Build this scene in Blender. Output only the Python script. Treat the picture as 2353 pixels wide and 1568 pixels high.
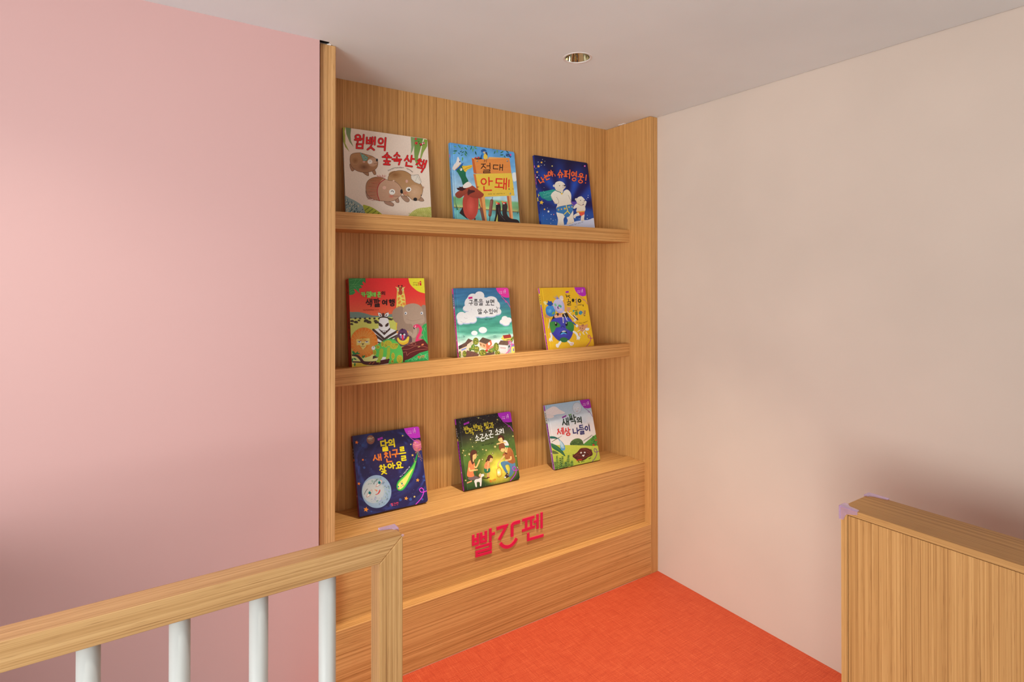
import bpy, bmesh, math, random
from math import sin, cos, pi, radians, hypot, atan2
from mathutils import Vector, Matrix
from mathutils.geometry import tessellate_polygon
from mathutils import noise as mnoise

for o in list(bpy.data.objects): bpy.data.objects.remove(o)
SC = bpy.context.scene
COL = SC.collection

# ------------------------------------------------------------------ camera
cam_d = bpy.data.cameras.new('camera'); cam = bpy.data.objects.new('camera', cam_d); COL.objects.link(cam)
cam.location = (-2.05934, -1.90941, 1.41589)
cam.rotation_euler = (pi/2 + 0.00545, 0.0, -0.58488)
cam_d.sensor_fit = 'HORIZONTAL'; cam_d.sensor_width = 36.0
cam_d.lens = 1311.708 * 36.0 / 2353.0
cam_d.shift_y = -(784.0 - 629.47) / 2353.0
cam_d.clip_start = 0.02; cam_d.clip_end = 100
SC.camera = cam

# ------------------------------------------------------------------ world, lights, exposure
W = bpy.data.worlds.new('world'); SC.world = W; W.use_nodes = True
W.node_tree.nodes['Background'].inputs[0].default_value = (.92, 1.0, 1.02, 1)
W.node_tree.nodes['Background'].inputs[1].default_value = 0.43
SC.view_settings.view_transform = 'Standard'; SC.view_settings.look = 'None'
SC.view_settings.gamma = 1.0; SC.view_settings.exposure = 0.0
SC.view_settings.use_curve_mapping = False

def area_light(name, loc, target, sx, sy, power, col=(1, 1, 1), spread=180):
    l = bpy.data.lights.new(name, 'AREA'); l.shape = 'RECTANGLE'; l.size = sx; l.size_y = sy
    l.energy = power; l.color = col; l.spread = radians(spread)
    o = bpy.data.objects.new(name, l); COL.objects.link(o); o.location = loc
    o.rotation_euler = (Vector(target) - Vector(loc)).to_track_quat('-Z', 'Y').to_euler()
    return o
def spot_light(name, loc, power, angle, blend, radius, col=(1, .9, .78)):
    l = bpy.data.lights.new(name, 'SPOT'); l.energy = power; l.spot_size = radians(angle); l.spot_blend = blend
    l.shadow_soft_size = radius; l.color = col
    o = bpy.data.objects.new(name, l); COL.objects.link(o); o.location = loc
    return o
# daylight from the windows of the open room, to the left and behind the camera
area_light('window_daylight', (-4.7, -2.9, 1.3), (-.5, .1, 1.7), 1.7, 1.5, 27, (.95, 1.0, 1.0), 80)
area_light('window_daylight', (-5.3, -1.15, 1.75), (0, -.75, 1.25), 2.3, 1.6, 17, (1.0, 1.0, .97), 95)
area_light('window_daylight', (-1.6, -4.9, 1.1), (-.8, .2, 1.4), 2.4, 1.6, 12, (.95, 1.0, 1.0))
H = 2.18694
# a downlight of the same ceiling that lies outside the picture
spot_light('ceiling_lamp', (-2.45, -.66, H-.02), 25, 130, 1.0, .06, (1, 1, .92))

# ------------------------------------------------------------------ dimensions (metres)
NW = 1.5                    # niche width: x from -NW to 0
D = 0.30763                 # back panel
PR = 0.04814                # right upright
PL = 0.0502                 # left upright
YS = 0.1396; YB = 0.03942
ZL = 0.23543; ZT = 0.52143; ZREAR = 0.5093
SH1 = (1.58852, 1.65056, 1.6395); SH2 = (1.02184, 1.08492, 1.0690)
LIP = 0.0204
PINKX = -1.5582; PINKY = -0.0195

# ------------------------------------------------------------------ helpers
def lin(c):
    def f(v):
        v = max(0.0, min(255.0, v)) / 255.0
        return v/12.92 if v <= .04045 else ((v+.055)/1.055)**2.4
    return (f(c[0]), f(c[1]), f(c[2]))
def tag(o, label=None, cat=None, group=None, kind=None):
    if label: o['label'] = label
    if cat: o['category'] = cat
    if group: o['group'] = group
    if kind: o['kind'] = kind
    return o
def empty(name, loc, rot=(0, 0, 0)):
    o = bpy.data.objects.new(name, None); o.empty_display_size = .05; COL.objects.link(o)
    o.location = loc; o.rotation_euler = rot
    return o
def finish(name, bm, mat, parent=None, origin=None, bevel=0, smooth=False, seg=2):
    """bm is in world metres; origin moves the object's own zero point (children: relative to the parent)"""
    off = Vector(parent.location) if (parent is not None and origin is None) else Vector(origin or (0, 0, 0))
    if off.length: bmesh.ops.translate(bm, vec=-off, verts=bm.verts)
    bmesh.ops.recalc_face_normals(bm, faces=bm.faces)
    me = bpy.data.meshes.new(name); bm.to_mesh(me); bm.free()
    o = bpy.data.objects.new(name, me); COL.objects.link(o)
    for m in (mat if isinstance(mat, (list, tuple)) else [mat]): me.materials.append(m)
    if parent is not None: o.parent = parent
    elif origin: o.location = origin
    if smooth:
        for p in me.polygons: p.use_smooth = True
    if bevel:
        b = o.modifiers.new('bevel', 'BEVEL'); b.width = bevel; b.segments = seg; b.limit_method = 'ANGLE'; b.angle_limit = radians(40)
        b.harden_normals = False
    return o
def box(bm, x0, x1, y0, y1, z0, z1):
    v = [bm.verts.new((x, y, z)) for x in (x0, x1) for y in (y0, y1) for z in (z0, z1)]
    for f in ((0,1,3,2),(4,6,7,5),(0,4,5,1),(2,3,7,6),(0,2,6,4),(1,5,7,3)): bm.faces.new([v[i] for i in f])
def bx(*a):
    bm = bmesh.new(); box(bm, *a); return bm
def prism(bm, pts, vec):
    a = [bm.verts.new(p) for p in pts]; b = [bm.verts.new(Vector(p)+Vector(vec)) for p in pts]
    bm.faces.new(a); bm.faces.new(b[::-1]); n = len(pts)
    for i in range(n): bm.faces.new((a[i], a[(i+1) % n], b[(i+1) % n], b[i]))
def lathe(bm, prof, n=40, cx=0, cy=0):
    rings = [[bm.verts.new((cx+r*cos(2*pi*k/n), cy+r*sin(2*pi*k/n), z)) for k in range(n)] for r, z in prof]
    for a, b in zip(rings, rings[1:]):
        for k in range(n): bm.faces.new((a[k], a[(k+1) % n], b[(k+1) % n], b[k]))
    return rings

# ------------------------------------------------------------------ materials
def newmat(name):
    m = bpy.data.materials.new(name); m.use_nodes = True
    nt = m.node_tree; b = nt.nodes['Principled BSDF']
    return m, nt, b
def nd(nt, t, **kw):
    n = nt.nodes.new(t)
    for k, v in kw.items(): setattr(n, k, v)
    return n
def ramp(nt, stops):
    r = nd(nt, 'ShaderNodeValToRGB'); e = r.color_ramp.elements
    while len(e) < len(stops): e.new(.5)
    for k, (p, c) in enumerate(stops): e[k].position = p; e[k].color = (*c, 1)
    return r
def oak(name, axis, tone=1.0, rough=.5, spec=.35, fa=230, tint=(1, 1, 1)):
    """oak veneer, grain along the given axis: broad streaks, fine streaks and short dark pores"""
    m, nt, b = newmat(name); L = nt.links.new
    tc = nd(nt, 'ShaderNodeTexCoord'); oi = nd(nt, 'ShaderNodeObjectInfo')
    off = nd(nt, 'ShaderNodeVectorMath', operation='SCALE'); off.inputs[0].default_value = (7.3, 5.1, 9.7); L(oi.outputs['Random'], off.inputs['Scale'])
    add = nd(nt, 'ShaderNodeVectorMath', operation='ADD'); L(tc.outputs['Object'], add.inputs[0]); L(off.outputs[0], add.inputs[1])
    def streak(fa, fl, detail, rough_, dist=0.0):
        mp = nd(nt, 'ShaderNodeMapping'); s = [fa, fa, fa]; s['XYZ'.index(axis)] = fl; mp.inputs['Scale'].default_value = s
        L(add.outputs[0], mp.inputs['Vector'])
        n = nd(nt, 'ShaderNodeTexNoise'); n.inputs['Scale'].default_value = 1; n.inputs['Detail'].default_value = detail
        n.inputs['Roughness'].default_value = rough_; n.inputs['Distortion'].default_value = dist
        L(mp.outputs[0], n.inputs['Vector']); return n
    a = streak(fa, .8, 2, .5, .1); f = streak(fa*2.6, 3.0, 2, .55); p = streak(fa*2.2, 16, 2, .5); g = streak(7, .3, 2, .5)
    m1 = nd(nt, 'ShaderNodeMix'); m1.inputs[0].default_value = .45; L(a.outputs['Fac'], m1.inputs[2]); L(f.outputs['Fac'], m1.inputs[3])
    m2 = nd(nt, 'ShaderNodeMix'); m2.inputs[0].default_value = .07; L(m1.outputs[0], m2.inputs[2]); L(g.outputs['Fac'], m2.inputs[3])
    tc_ = lambda c: tuple(tone*a*b for a, b in zip(c, tint))
    r = ramp(nt, [(.33, tc_((.33, .142, .038))), (.47, tc_((.545, .268, .083))), (.62, tc_((.69, .372, .132)))]); L(m2.outputs[0], r.inputs[0])
    pr = ramp(nt, [(.60, (1, 1, 1)), (.74, (.66, .58, .52))]); L(p.outputs['Fac'], pr.inputs[0])
    mu = nd(nt, 'ShaderNodeMix', data_type='RGBA', blend_type='MULTIPLY'); mu.inputs[0].default_value = .8
    L(r.outputs[0], mu.inputs[6]); L(pr.outputs[0], mu.inputs[7]); L(mu.outputs[2], b.inputs['Base Color'])
    bp = nd(nt, 'ShaderNodeBump'); bp.inputs['Strength'].default_value = .12; bp.inputs['Distance'].default_value = .0008
    L(m1.outputs[0], bp.inputs['Height']); L(bp.outputs[0], b.inputs['Normal'])
    b.inputs['Roughness'].default_value = rough; b.inputs['Specular IOR Level'].default_value = spec
    return m
def paint(name, col, rough=.6, spec=.3, bump=.05, scale=180, mottle=.04):
    m, nt, b = newmat(name); L = nt.links.new
    tc = nd(nt, 'ShaderNodeTexCoord')
    n = nd(nt, 'ShaderNodeTexNoise'); n.inputs['Scale'].default_value = 1.7; n.inputs['Detail'].default_value = 3; L(tc.outputs['Object'], n.inputs['Vector'])
    r = ramp(nt, [(.3, tuple(c*(1-mottle) for c in col)), (.7, tuple(min(1, c*(1+mottle)) for c in col))]); L(n.outputs['Fac'], r.inputs[0])
    L(r.outputs[0], b.inputs['Base Color'])
    n2 = nd(nt, 'ShaderNodeTexNoise'); n2.inputs['Scale'].default_value = scale; n2.inputs['Detail'].default_value = 3; L(tc.outputs['Object'], n2.inputs['Vector'])
    bp = nd(nt, 'ShaderNodeBump'); bp.inputs['Strength'].default_value = bump; bp.inputs['Distance'].default_value = .001
    L(n2.outputs['Fac'], bp.inputs['Height']); L(bp.outputs[0], b.inputs['Normal'])
    b.inputs['Roughness'].default_value = rough; b.inputs['Specular IOR Level'].default_value = spec
    return m
def plain(name, col, rough=.5, metal=0, spec=.5):
    m, nt, b = newmat(name); b.inputs['Base Color'].default_value = (*col, 1); b.inputs['Roughness'].default_value = rough
    b.inputs['Metallic'].default_value = metal; b.inputs['Specular IOR Level'].default_value = spec
    return m
OAK_V = oak('oak_vertical', 'Z'); OAK_H = oak('oak_horizontal', 'X'); OAK_Y = oak('oak_lengthwise', 'Y', .84, .5, .35, 300)
OAK_BASE = oak('oak_base', 'X'); OAK_PANEL = oak('oak_panel', 'Z', .90, .55, .35, 300)
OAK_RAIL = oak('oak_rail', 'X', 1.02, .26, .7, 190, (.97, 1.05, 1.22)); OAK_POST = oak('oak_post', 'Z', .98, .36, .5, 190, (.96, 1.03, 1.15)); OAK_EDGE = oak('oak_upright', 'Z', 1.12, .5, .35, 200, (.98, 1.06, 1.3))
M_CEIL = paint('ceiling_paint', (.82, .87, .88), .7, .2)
M_RIGHT = paint('beige_paint', (.62, .51, .435), .65, .25, .08, 120, .05)
M_PINK = paint('pink_paint', (.65, .385, .365), .42, .45, .02, 90, .01)
M_WHITE = paint('white_baluster_paint', (.62, .61, .58), .45, .4, .35, 28, .02)
M_TRIMW = plain('white_trim', (.8, .76, .72), .4)
M_CHROME = plain('polished_reflector', (.72, .64, .48), .04, 1.0)
M_RED = plain('red_acrylic', (.72, .011, .07), .35)
M_PAGE = plain('page_edges', (.82, .78, .70), .8)
M_DARK = plain('dark_gap', (.02, .015, .012), .9)
M_CAULK = plain('sealant', (.8, .77, .74), .6)
def clear_plastic():
    """lilac-tinted clear vinyl: see-through with a glossy skin and a slight milkiness"""
    m, nt, b = newmat('clear_plastic'); L = nt.links.new
    tr = nd(nt, 'ShaderNodeBsdfTransparent'); tr.inputs[0].default_value = (.93, .86, .95, 1)
    b.inputs['Base Color'].default_value = (.80, .66, .84, 1); b.inputs['Roughness'].default_value = .12; b.inputs['Specular IOR Level'].default_value = .9
    mx = nd(nt, 'ShaderNodeMixShader'); lw = nd(nt, 'ShaderNodeLayerWeight'); lw.inputs[0].default_value = .35
    r = ramp(nt, [(0, (.13, .13, .13)), (1, (.75, .75, .75))]); L(lw.outputs['Facing'], r.inputs[0])
    L(r.outputs[0], mx.inputs[0]); L(tr.outputs[0], mx.inputs[1]); L(b.outputs[0], mx.inputs[2]); L(mx.outputs[0], nt.nodes['Material Output'].inputs[0])
    return m
M_CLEAR = clear_plastic()
def floor_mat():
    m, nt, b = newmat('orange_floor'); L = nt.links.new
    tc = nd(nt, 'ShaderNodeTexCoord')
    def st(sx, sy, d):
        mp = nd(nt, 'ShaderNodeMapping'); mp.inputs['Scale'].default_value = (sx, sy, 1); mp.inputs['Rotation'].default_value = (0, 0, radians(3)); L(tc.outputs['Object'], mp.inputs['Vector'])
        n = nd(nt, 'ShaderNodeTexNoise'); n.inputs['Scale'].default_value = 1; n.inputs['Detail'].default_value = d; n.inputs['Roughness'].default_value = .6; L(mp.outputs[0], n.inputs['Vector']); return n
    a, c, e = st(520, 12, 2), st(12, 520, 2), st(260, 260, 3)
    m1 = nd(nt, 'ShaderNodeMix'); m1.inputs[0].default_value = .5; L(a.outputs['Fac'], m1.inputs[2]); L(c.outputs['Fac'], m1.inputs[3])
    m2 = nd(nt, 'ShaderNodeMix'); m2.inputs[0].default_value = .25; L(m1.outputs[0], m2.inputs[2]); L(e.outputs['Fac'], m2.inputs[3])
    r = ramp(nt, [(.36, (.38, .038, .014)), (.5, (.52, .068, .024)), (.64, (.66, .13, .052))]); L(m2.outputs[0], r.inputs[0]); L(r.outputs[0], b.inputs['Base Color'])
    b.inputs['Roughness'].default_value = .6; b.inputs['Specular IOR Level'].default_value = .25
    return m
M_FLOOR = floor_mat(); M_STAIR = paint('stair_floor', (.22, .13, .09), .7, .2); M_ROOM = paint('room_floor', (.70, .70, .68), .6, .3)
def ink_mat():
    m, nt, b = newmat('printed_cover'); L = nt.links.new
    at = nd(nt, 'ShaderNodeVertexColor', layer_name='ink'); tc = nd(nt, 'ShaderNodeTexCoord')
    n = nd(nt, 'ShaderNodeTexNoise'); n.inputs['Scale'].default_value = 160; n.inputs['Detail'].default_value = 4; L(tc.outputs['Object'], n.inputs['Vector'])
    r = ramp(nt, [(.3, (.93, .93, .93)), (.7, (1.0, 1.0, 1.0))]); L(n.outputs['Fac'], r.inputs[0])
    mu = nd(nt, 'ShaderNodeMix', data_type='RGBA', blend_type='MULTIPLY'); mu.inputs[0].default_value = 1
    L(at.outputs['Color'], mu.inputs[6]); L(r.outputs[0], mu.inputs[7]); L(mu.outputs[2], b.inputs['Base Color'])
    b.inputs['Roughness'].default_value = .38; b.inputs['Specular IOR Level'].default_value = .35
    return m
M_INK = ink_mat()

# ------------------------------------------------------------------ the setting
LX, LY = -0.7606, -0.3654    # recessed light
def build_ceiling():
    bm = bmesh.new(); x0, x1, y0, y1 = -6.0, .0456, -5.2, D+.02
    hx0, hx1, hy0, hy1 = PINKX, -1.526, PINKY, 0.0          # unsealed notch beside the left upright
    sq = .12; xs = [x0, hx0, hx1, LX-sq, LX+sq, x1]; ys = [y0, LY-sq, LY+sq, hy0, hy1, y1]
    def q(a, b, c, d, z): bm.faces.new([bm.verts.new((x, y, z)) for x, y in ((a, c), (b, c), (b, d), (a, d))])
    for i in range(5):
        for j in range(5):
            if (i, j) == (1, 3): continue
            if (i, j) == (3, 1):
                n = 32; R = .0425
                for k in range(n):
                    t0, t1 = 2*pi*k/n, 2*pi*(k+1)/n
                    def so(t):
                        s = sq/max(abs(cos(t)), abs(sin(t))); return (LX+s*cos(t), LY+s*sin(t), H)
                    def ci(t): return (LX+R*cos(t), LY+R*sin(t), H)
                    bm.faces.new([bm.verts.new(p) for p in (so(t0), so(t1), ci(t1), ci(t0))])
                continue
            q(xs[i], xs[i+1], ys[j], ys[j+1], H)
    bmesh.ops.remove_doubles(bm, verts=bm.verts, dist=1e-6)
    q(x0, x1, y0, y1, H+.16)
    for a, b in (((hx0, hy0), (hx1, hy0)), ((hx1, hy0), (hx1, hy1)), ((hx1, hy1), (hx0, hy1)), ((hx0, hy1), (hx0, hy0)),
                 ((x0, y0), (x1, y0)), ((x1, y0), (x1, y1)), ((x1, y1), (x0, y1)), ((x0, y1), (x0, y0))):
        f = bm.faces.new([bm.verts.new(p) for p in ((*a, H), (*b, H), (*b, H+.16), (*a, H+.16))])
        if a[0] in (hx0, hx1) and b[0] in (hx0, hx1): f.material_index = 1  # notch sides and lid coloured near black to stand for the shade inside
    f = bm.faces.new([bm.verts.new((x, y, H+.03)) for x, y in ((hx0, hy0), (hx1, hy0), (hx1, hy1), (hx0, hy1))]); f.material_index = 1
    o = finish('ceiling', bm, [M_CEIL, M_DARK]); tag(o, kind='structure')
build_ceiling()
tag(finish('wall_right', bx(PR, PR+.12, -3.2, D+.02, -.1, H+.16), M_RIGHT), kind='structure')
tag(finish('wall_back', bx(-6.0, PINKX, PINKY, D+.02, -2.4, H), M_PINK), kind='structure')
tag(finish('floor', bx(-1.66, PR+.12, -1.25, 0.0, -.12, 0), M_FLOOR), kind='structure')
bm = bmesh.new(); box(bm, -1.66, PR+.12, -5.2, -1.25, -.12, 0); box(bm, -6.0, -1.66, -5.2, -.655, -.12, 0)
tag(finish('floor', bm, M_ROOM), kind='structure')
tag(finish('floor', bx(-6.0, -1.66, -.655, PINKY, -1.62, -1.5), M_STAIR), kind='structure')
tag(finish('shade_parapet', bx(-2.78, -2.66, -.655, PINKY, -1.5, .84), M_PINK), kind='structure')  # parapet added out of view to shade the lower pink wall
tag(finish('trim_1', bx(-1.530, -1.517, -.004, .0, H-.0030, H), M_CAULK), kind='structure')
tag(finish('trim_2', bx(-.012, .0, .165, .205, H-.0022, H), M_CAULK), kind='structure')

# ------------------------------------------------------------------ built-in display shelving
unit = tag(empty('display_shelving', (-NW/2, .15, 0)), 'built-in oak display shelving filling the recess between the pink wall and the beige wall', 'bookshelf')
finish('back_panel', bx(-NW, 0, D, D+.018, 0, H), OAK_V, unit)
finish('side_panel', bx(-NW-PL, -NW, 0, D+.018, 0, H-.0012), OAK_EDGE, unit, bevel=.0012)
finish('side_panel', bx(0, PR-.0004, 0, D+.018, 0, H-.0012), OAK_V, unit, bevel=.0012)
for zb, zt, zs in (SH1, SH2):
    s = finish('shelf', bx(-NW, 0, YS+LIP, D, zb, zs), OAK_H, unit)
    bm = bx(-NW, 0, YS, YS+LIP, zb, zt); bmesh.ops.translate(bm, vec=-Vector(unit.location), verts=bm.verts)
    finish('front_lip', bm, OAK_H, s, origin=(0, 0, 0), bevel=.001)
finish('plinth', bx(-NW, 0, 0, D, 0, ZL), OAK_BASE, unit, bevel=.001)
finish('base_front', bx(-NW, 0, YB, YB+.1185, ZL, ZT), OAK_BASE, unit, bevel=.001)
finish('base_top', bx(-NW, 0, YB+.1185, D, ZL, ZREAR), OAK_BASE, unit)

# ------------------------------------------------------------------ balustrade beside the stairwell
RZ, RB = .84375, .7943; RY0, RY1 = -.7194, -.6646; RX = -1.5606; PX = -1.6143
bal = tag(empty('balustrade', (-1.8, -.692, 0)), 'oak stair balustrade with white round balusters in front of the pink wall', 'railing')
bm = bmesh.new(); prism(bm, [(-3.3, RY0, RB), (PX, RY0, RB), (RX, RY0, RZ), (-3.3, RY0, RZ)], (0, RY1-RY0, 0))
finish('handrail', bm, OAK_RAIL, bal, bevel=.0022)
bm = bmesh.new(); prism(bm, [(PX, RY0, 0), (RX, RY0, 0), (RX, RY0, RZ-.0004), (PX, RY0, RB-.0004)], (0, RY1-RY0, 0))
finish('newel_post', bm, OAK_POST, bal, bevel=.0018)
for k, x in enumerate((-2.1225, -1.9871, -1.8524, -1.7186)):
    bm = bmesh.new(); lathe(bm, [(0.0001, 0), (.0174, 0), (.0174, RB), (.0001, RB)], 32, x, (RY0+RY1)/2)
    finish('baluster', bm, M_WHITE, bal, smooth=False, bevel=0)
for o in bal.children:
    if o.name.startswith('baluster'):
        for p in o.data.polygons: p.use_smooth = abs(p.normal.z) < .5

# ------------------------------------------------------------------ low oak partition at the right
CX0, CX1, CY, CZ = -.5905, -.4435, -1.1738, .84375; CT = .0156
low = tag(empty('low_partition', (-.517, -1.8, 0)), 'oak partition', 'partition')
low['label'] = 'waist-high oak partition cabinet in front of the beige right wall'
bm = bmesh.new(); prism(bm, [(CX0, CY, CZ), (CX0, CY-CT, CZ-CT), (CX0, -2.6, CZ-CT), (CX0, -2.6, CZ)], (CX1-CX0, 0, 0))
finish('top_panel', bm, OAK_Y, low, bevel=.0009)
bm = bmesh.new(); prism(bm, [(CX0, CY, CZ-.0003), (CX0, CY-CT, CZ-CT-.0003), (CX0, CY-CT, 0), (CX0, CY, 0)], (CX1-CX0, 0, 0))
finish('end_panel', bm, OAK_PANEL, low, bevel=.0009)
finish('side_panel', bx(CX0+.0006, CX0+.018, -2.6, CY-CT-.0014, .002, CZ-CT-.0012), OAK_PANEL, low, bevel=.0006)
finish('side_panel', bx(CX1-.018, CX1-.0006, -2.6, CY-CT-.0014, .002, CZ-CT-.0012), OAK_PANEL, low, bevel=.0006)
finish('core', bx(CX0+.0195, CX1-.0195, -2.59, CY-CT-.004, .004, CZ-CT-.003), M_DARK, low)

# ------------------------------------------------------------------ clear corner guards
def corner_guard(loc, sx, sy, label, arms=(.034, .034, .030), t=.0030):
    """three V-shaped plates that cap a corner; sx, sy point from the corner along the two top edges"""
    bm = bmesh.new(); g = .0006
    def plate(u, v, n, a, b):
        u, v, n = Vector(u), Vector(v), Vector(n); w = .0125
        P = [(-g-t, -g-t), (a, -g-t), (a, w*.55), (a*.72, w*.8), (w*1.25, w*1.05), (w*1.05, w*1.25), (w*.8, b*.72), (w*.55, b), (-g-t, b)]
        prism(bm, [u*p+v*q+n*g for p, q in P], n*t)
    X, Y, Z = Vector((sx, 0, 0)), Vector((0, sy, 0)), Vector((0, 0, -1))
    plate(X, Y, -Z, arms[0], arms[1]); plate(X, Z, -Y, arms[0], arms[2]); plate(Y, Z, -X, arms[1], arms[2])
    bmesh.ops.translate(bm, vec=Vector(loc), verts=bm.verts)
    o = finish('corner_guard', bm, M_CLEAR, origin=loc, bevel=.0011, seg=2)
    tag(o, label, 'corner protector', 'clear corner guards')
corner_guard((CX0, CY, CZ), 1, -1, 'clear plastic corner guard on the near left corner of the low oak partition', (.026, .040, .030))
corner_guard((CX1, CY, CZ), -1, -1, 'clear plastic corner guard on the oak partition corner nearest the beige wall', (.024, .046, .030))
corner_guard((RX, RY1, RZ), -1, -1, 'clear plastic corner guard on the back corner of the oak handrail end', (.036, .022, .026))
bm = bmesh.new(); bmesh.ops.create_icosphere(bm, subdivisions=2, radius=.0032)
bmesh.ops.scale(bm, vec=(1, 1, .8), verts=bm.verts); bmesh.ops.translate(bm, vec=(RX-.0005, RY0+.001, RZ-.0005), verts=bm.verts)
tag(finish('adhesive_bead', bm, M_CLEAR, origin=(RX-.0005, RY0+.001, RZ-.0005), smooth=True), 'tiny clear adhesive bead on the front corner of the oak handrail', 'adhesive')

# ------------------------------------------------------------------ recessed ceiling light
dl = tag(empty('recessed_downlight', (LX, LY, H)), 'round recessed ceiling downlight with a polished reflector and white trim ring', 'ceiling light')
bm = bmesh.new(); lathe(bm, [(.0515, H), (.0513, H-.0008), (.0500, H-.0014), (.0450, H-.0014), (.0440, H-.0004), (.0436, H+.003)], 56, LX, LY)
finish('trim_ring', bm, M_TRIMW, dl, smooth=True)
bm = bmesh.new(); lathe(bm, [(.0436, H+.0015), (.0424, H+.0015)], 56, LX, LY)
finish('gasket', bm, M_DARK, dl)
bm = bmesh.new(); lathe(bm, [(.0424, H+.001), (.0405, H+.012), (.035, H+.032), (.028, H+.055), (.024, H+.066)], 56, LX, LY)
finish('reflector', bm, M_CHROME, dl, smooth=True)
bm = bmesh.new(); lathe(bm, [(.0001, H+.066), (.024, H+.066), (.024, H+.075), (.0001, H+.075)], 32, LX, LY)
m, nt, b = newmat('lamp_face'); b.inputs['Base Color'].default_value = (.9, .85, .75, 1); b.inputs['Emission Color'].default_value = (1, .86, .68, 1); b.inputs['Emission Strength'].default_value = 1.2
finish('lamp', bm, m, dl)
sp = spot_light('downlight_beam', (0, 0, -.006), 165, 74, 1.0, .02, (1, .93, .76)); sp.parent = dl

# ------------------------------------------------------------------ Hangul stroke lettering (unit box, y down)
def _ring(cx=.5, cy=.5, rx=.46, ry=.46, n=20): return [(cx+rx*sin(2*pi*k/n), cy-ry*cos(2*pi*k/n)) for k in range(n+1)]
JAMO = {
 'ㄱ': [[(.05,.08),(.95,.08),(.8,1)]], 'ㄴ': [[(.08,0),(.08,.92),(1,.92)]], 'ㄷ': [[(1,.08),(.08,.08),(.08,.92),(1,.92)]],
 'ㄹ': [[(.05,.04),(.95,.04),(.95,.5),(.05,.5),(.05,.96),(1,.96)]], 'ㅁ': [[(.06,.06),(.94,.06),(.94,.94),(.06,.94),(.06,.0)]],
 'ㅂ': [[(.1,0),(.1,1)],[(.9,0),(.9,1)],[(.1,.48),(.9,.48)],[(.1,.95),(.9,.95)]],
 'ㅅ': [[(.52,0),(.42,.45),(0,1)],[(.46,.4),(1,1)]], 'ㅇ': [_ring()],
 'ㅈ': [[(.05,.06),(.95,.06)],[(.55,.06),(.42,.5),(0,1)],[(.47,.45),(1,1)]],
 'ㅊ': [[(.3,-.05),(.7,-.02)],[(.05,.25),(.95,.25)],[(.52,.25),(.42,.6),(0,1)],[(.47,.58),(1,1)]],
 'ㅋ': [[(.05,.06),(.92,.06),(.75,1)],[(.05,.5),(.85,.48)]], 'ㅌ': [[(1,.06),(.08,.06),(.08,.94),(1,.94)],[(.08,.5),(.9,.5)]],
 'ㅍ': [[(0,.06),(1,.06)],[(.3,.06),(.3,.92)],[(.7,.06),(.7,.92)],[(0,.94),(1,.94)]],
 'ㅎ': [[(.3,-.02),(.7,-.02)],[(.0,.24),(1,.24)],_ring(.5,.7,.3,.28)],
 'ㅏ': [[(.3,0),(.3,1)],[(.3,.48),(1,.48)]], 'ㅑ': [[(.3,0),(.3,1)],[(.3,.33),(1,.33)],[(.3,.65),(1,.65)]],
 'ㅓ': [[(.75,0),(.75,1)],[(0,.48),(.75,.48)]], 'ㅕ': [[(.75,0),(.75,1)],[(0,.32),(.75,.32)],[(0,.66),(.75,.66)]],
 'ㅣ': [[(.55,0),(.55,1)]], 'ㅐ': [[(.2,.03),(.2,.97)],[(.85,0),(.85,1)],[(.2,.5),(.85,.5)]], 'ㅔ': [[(.42,.03),(.42,.97)],[(.9,0),(.9,1)],[(-.1,.45),(.42,.45)]],
 'ㅖ': [[(.42,.03),(.42,.97)],[(.9,0),(.9,1)],[(-.1,.3),(.42,.3)],[(-.1,.6),(.42,.6)]],
 'ㅗ': [[(0,.88),(1,.88)],[(.5,.1),(.5,.88)]], 'ㅛ': [[(0,.88),(1,.88)],[(.32,.1),(.32,.88)],[(.68,.1),(.68,.88)]],
 'ㅜ': [[(0,.15),(1,.15)],[(.5,.15),(.5,1)]], 'ㅠ': [[(0,.15),(1,.15)],[(.3,.15),(.3,1)],[(.7,.15),(.7,1)]], 'ㅡ': [[(0,.5),(1,.5)]],
}
for dbl, sg in (('ㄲ','ㄱ'),('ㄸ','ㄷ'),('ㅃ','ㅂ'),('ㅆ','ㅅ'),('ㅉ','ㅈ')):
    JAMO[dbl] = [[(x*.44+dx, y) for x, y in s] for dx in (0, .54) for s in JAMO[sg]]
INI = 'ㄱㄲㄴㄷㄸㄹㅁㅂㅃㅅㅆㅇㅈㅉㅊㅋㅌㅍㅎ'
MED = ['ㅏ','ㅐ','ㅑ','ㅒ','ㅓ','ㅔ','ㅕ','ㅖ','ㅗ','ㅗㅏ','ㅗㅐ','ㅗㅣ','ㅛ','ㅜ','ㅜㅓ','ㅜㅔ','ㅜㅣ','ㅠ','ㅡ','ㅡㅣ','ㅣ']
FIN = ['','ㄱ','ㄲ','ㄱㅅ','ㄴ','ㄴㅈ','ㄴㅎ','ㄷ','ㄹ','ㄹㄱ','ㄹㅁ','ㄹㅂ','ㄹㅅ','ㄹㅌ','ㄹㅍ','ㄹㅎ','ㅁ','ㅂ','ㅂㅅ','ㅅ','ㅆ','ㅇ','ㅈ','ㅊ','ㅋ','ㅌ','ㅍ','ㅎ']
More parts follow.
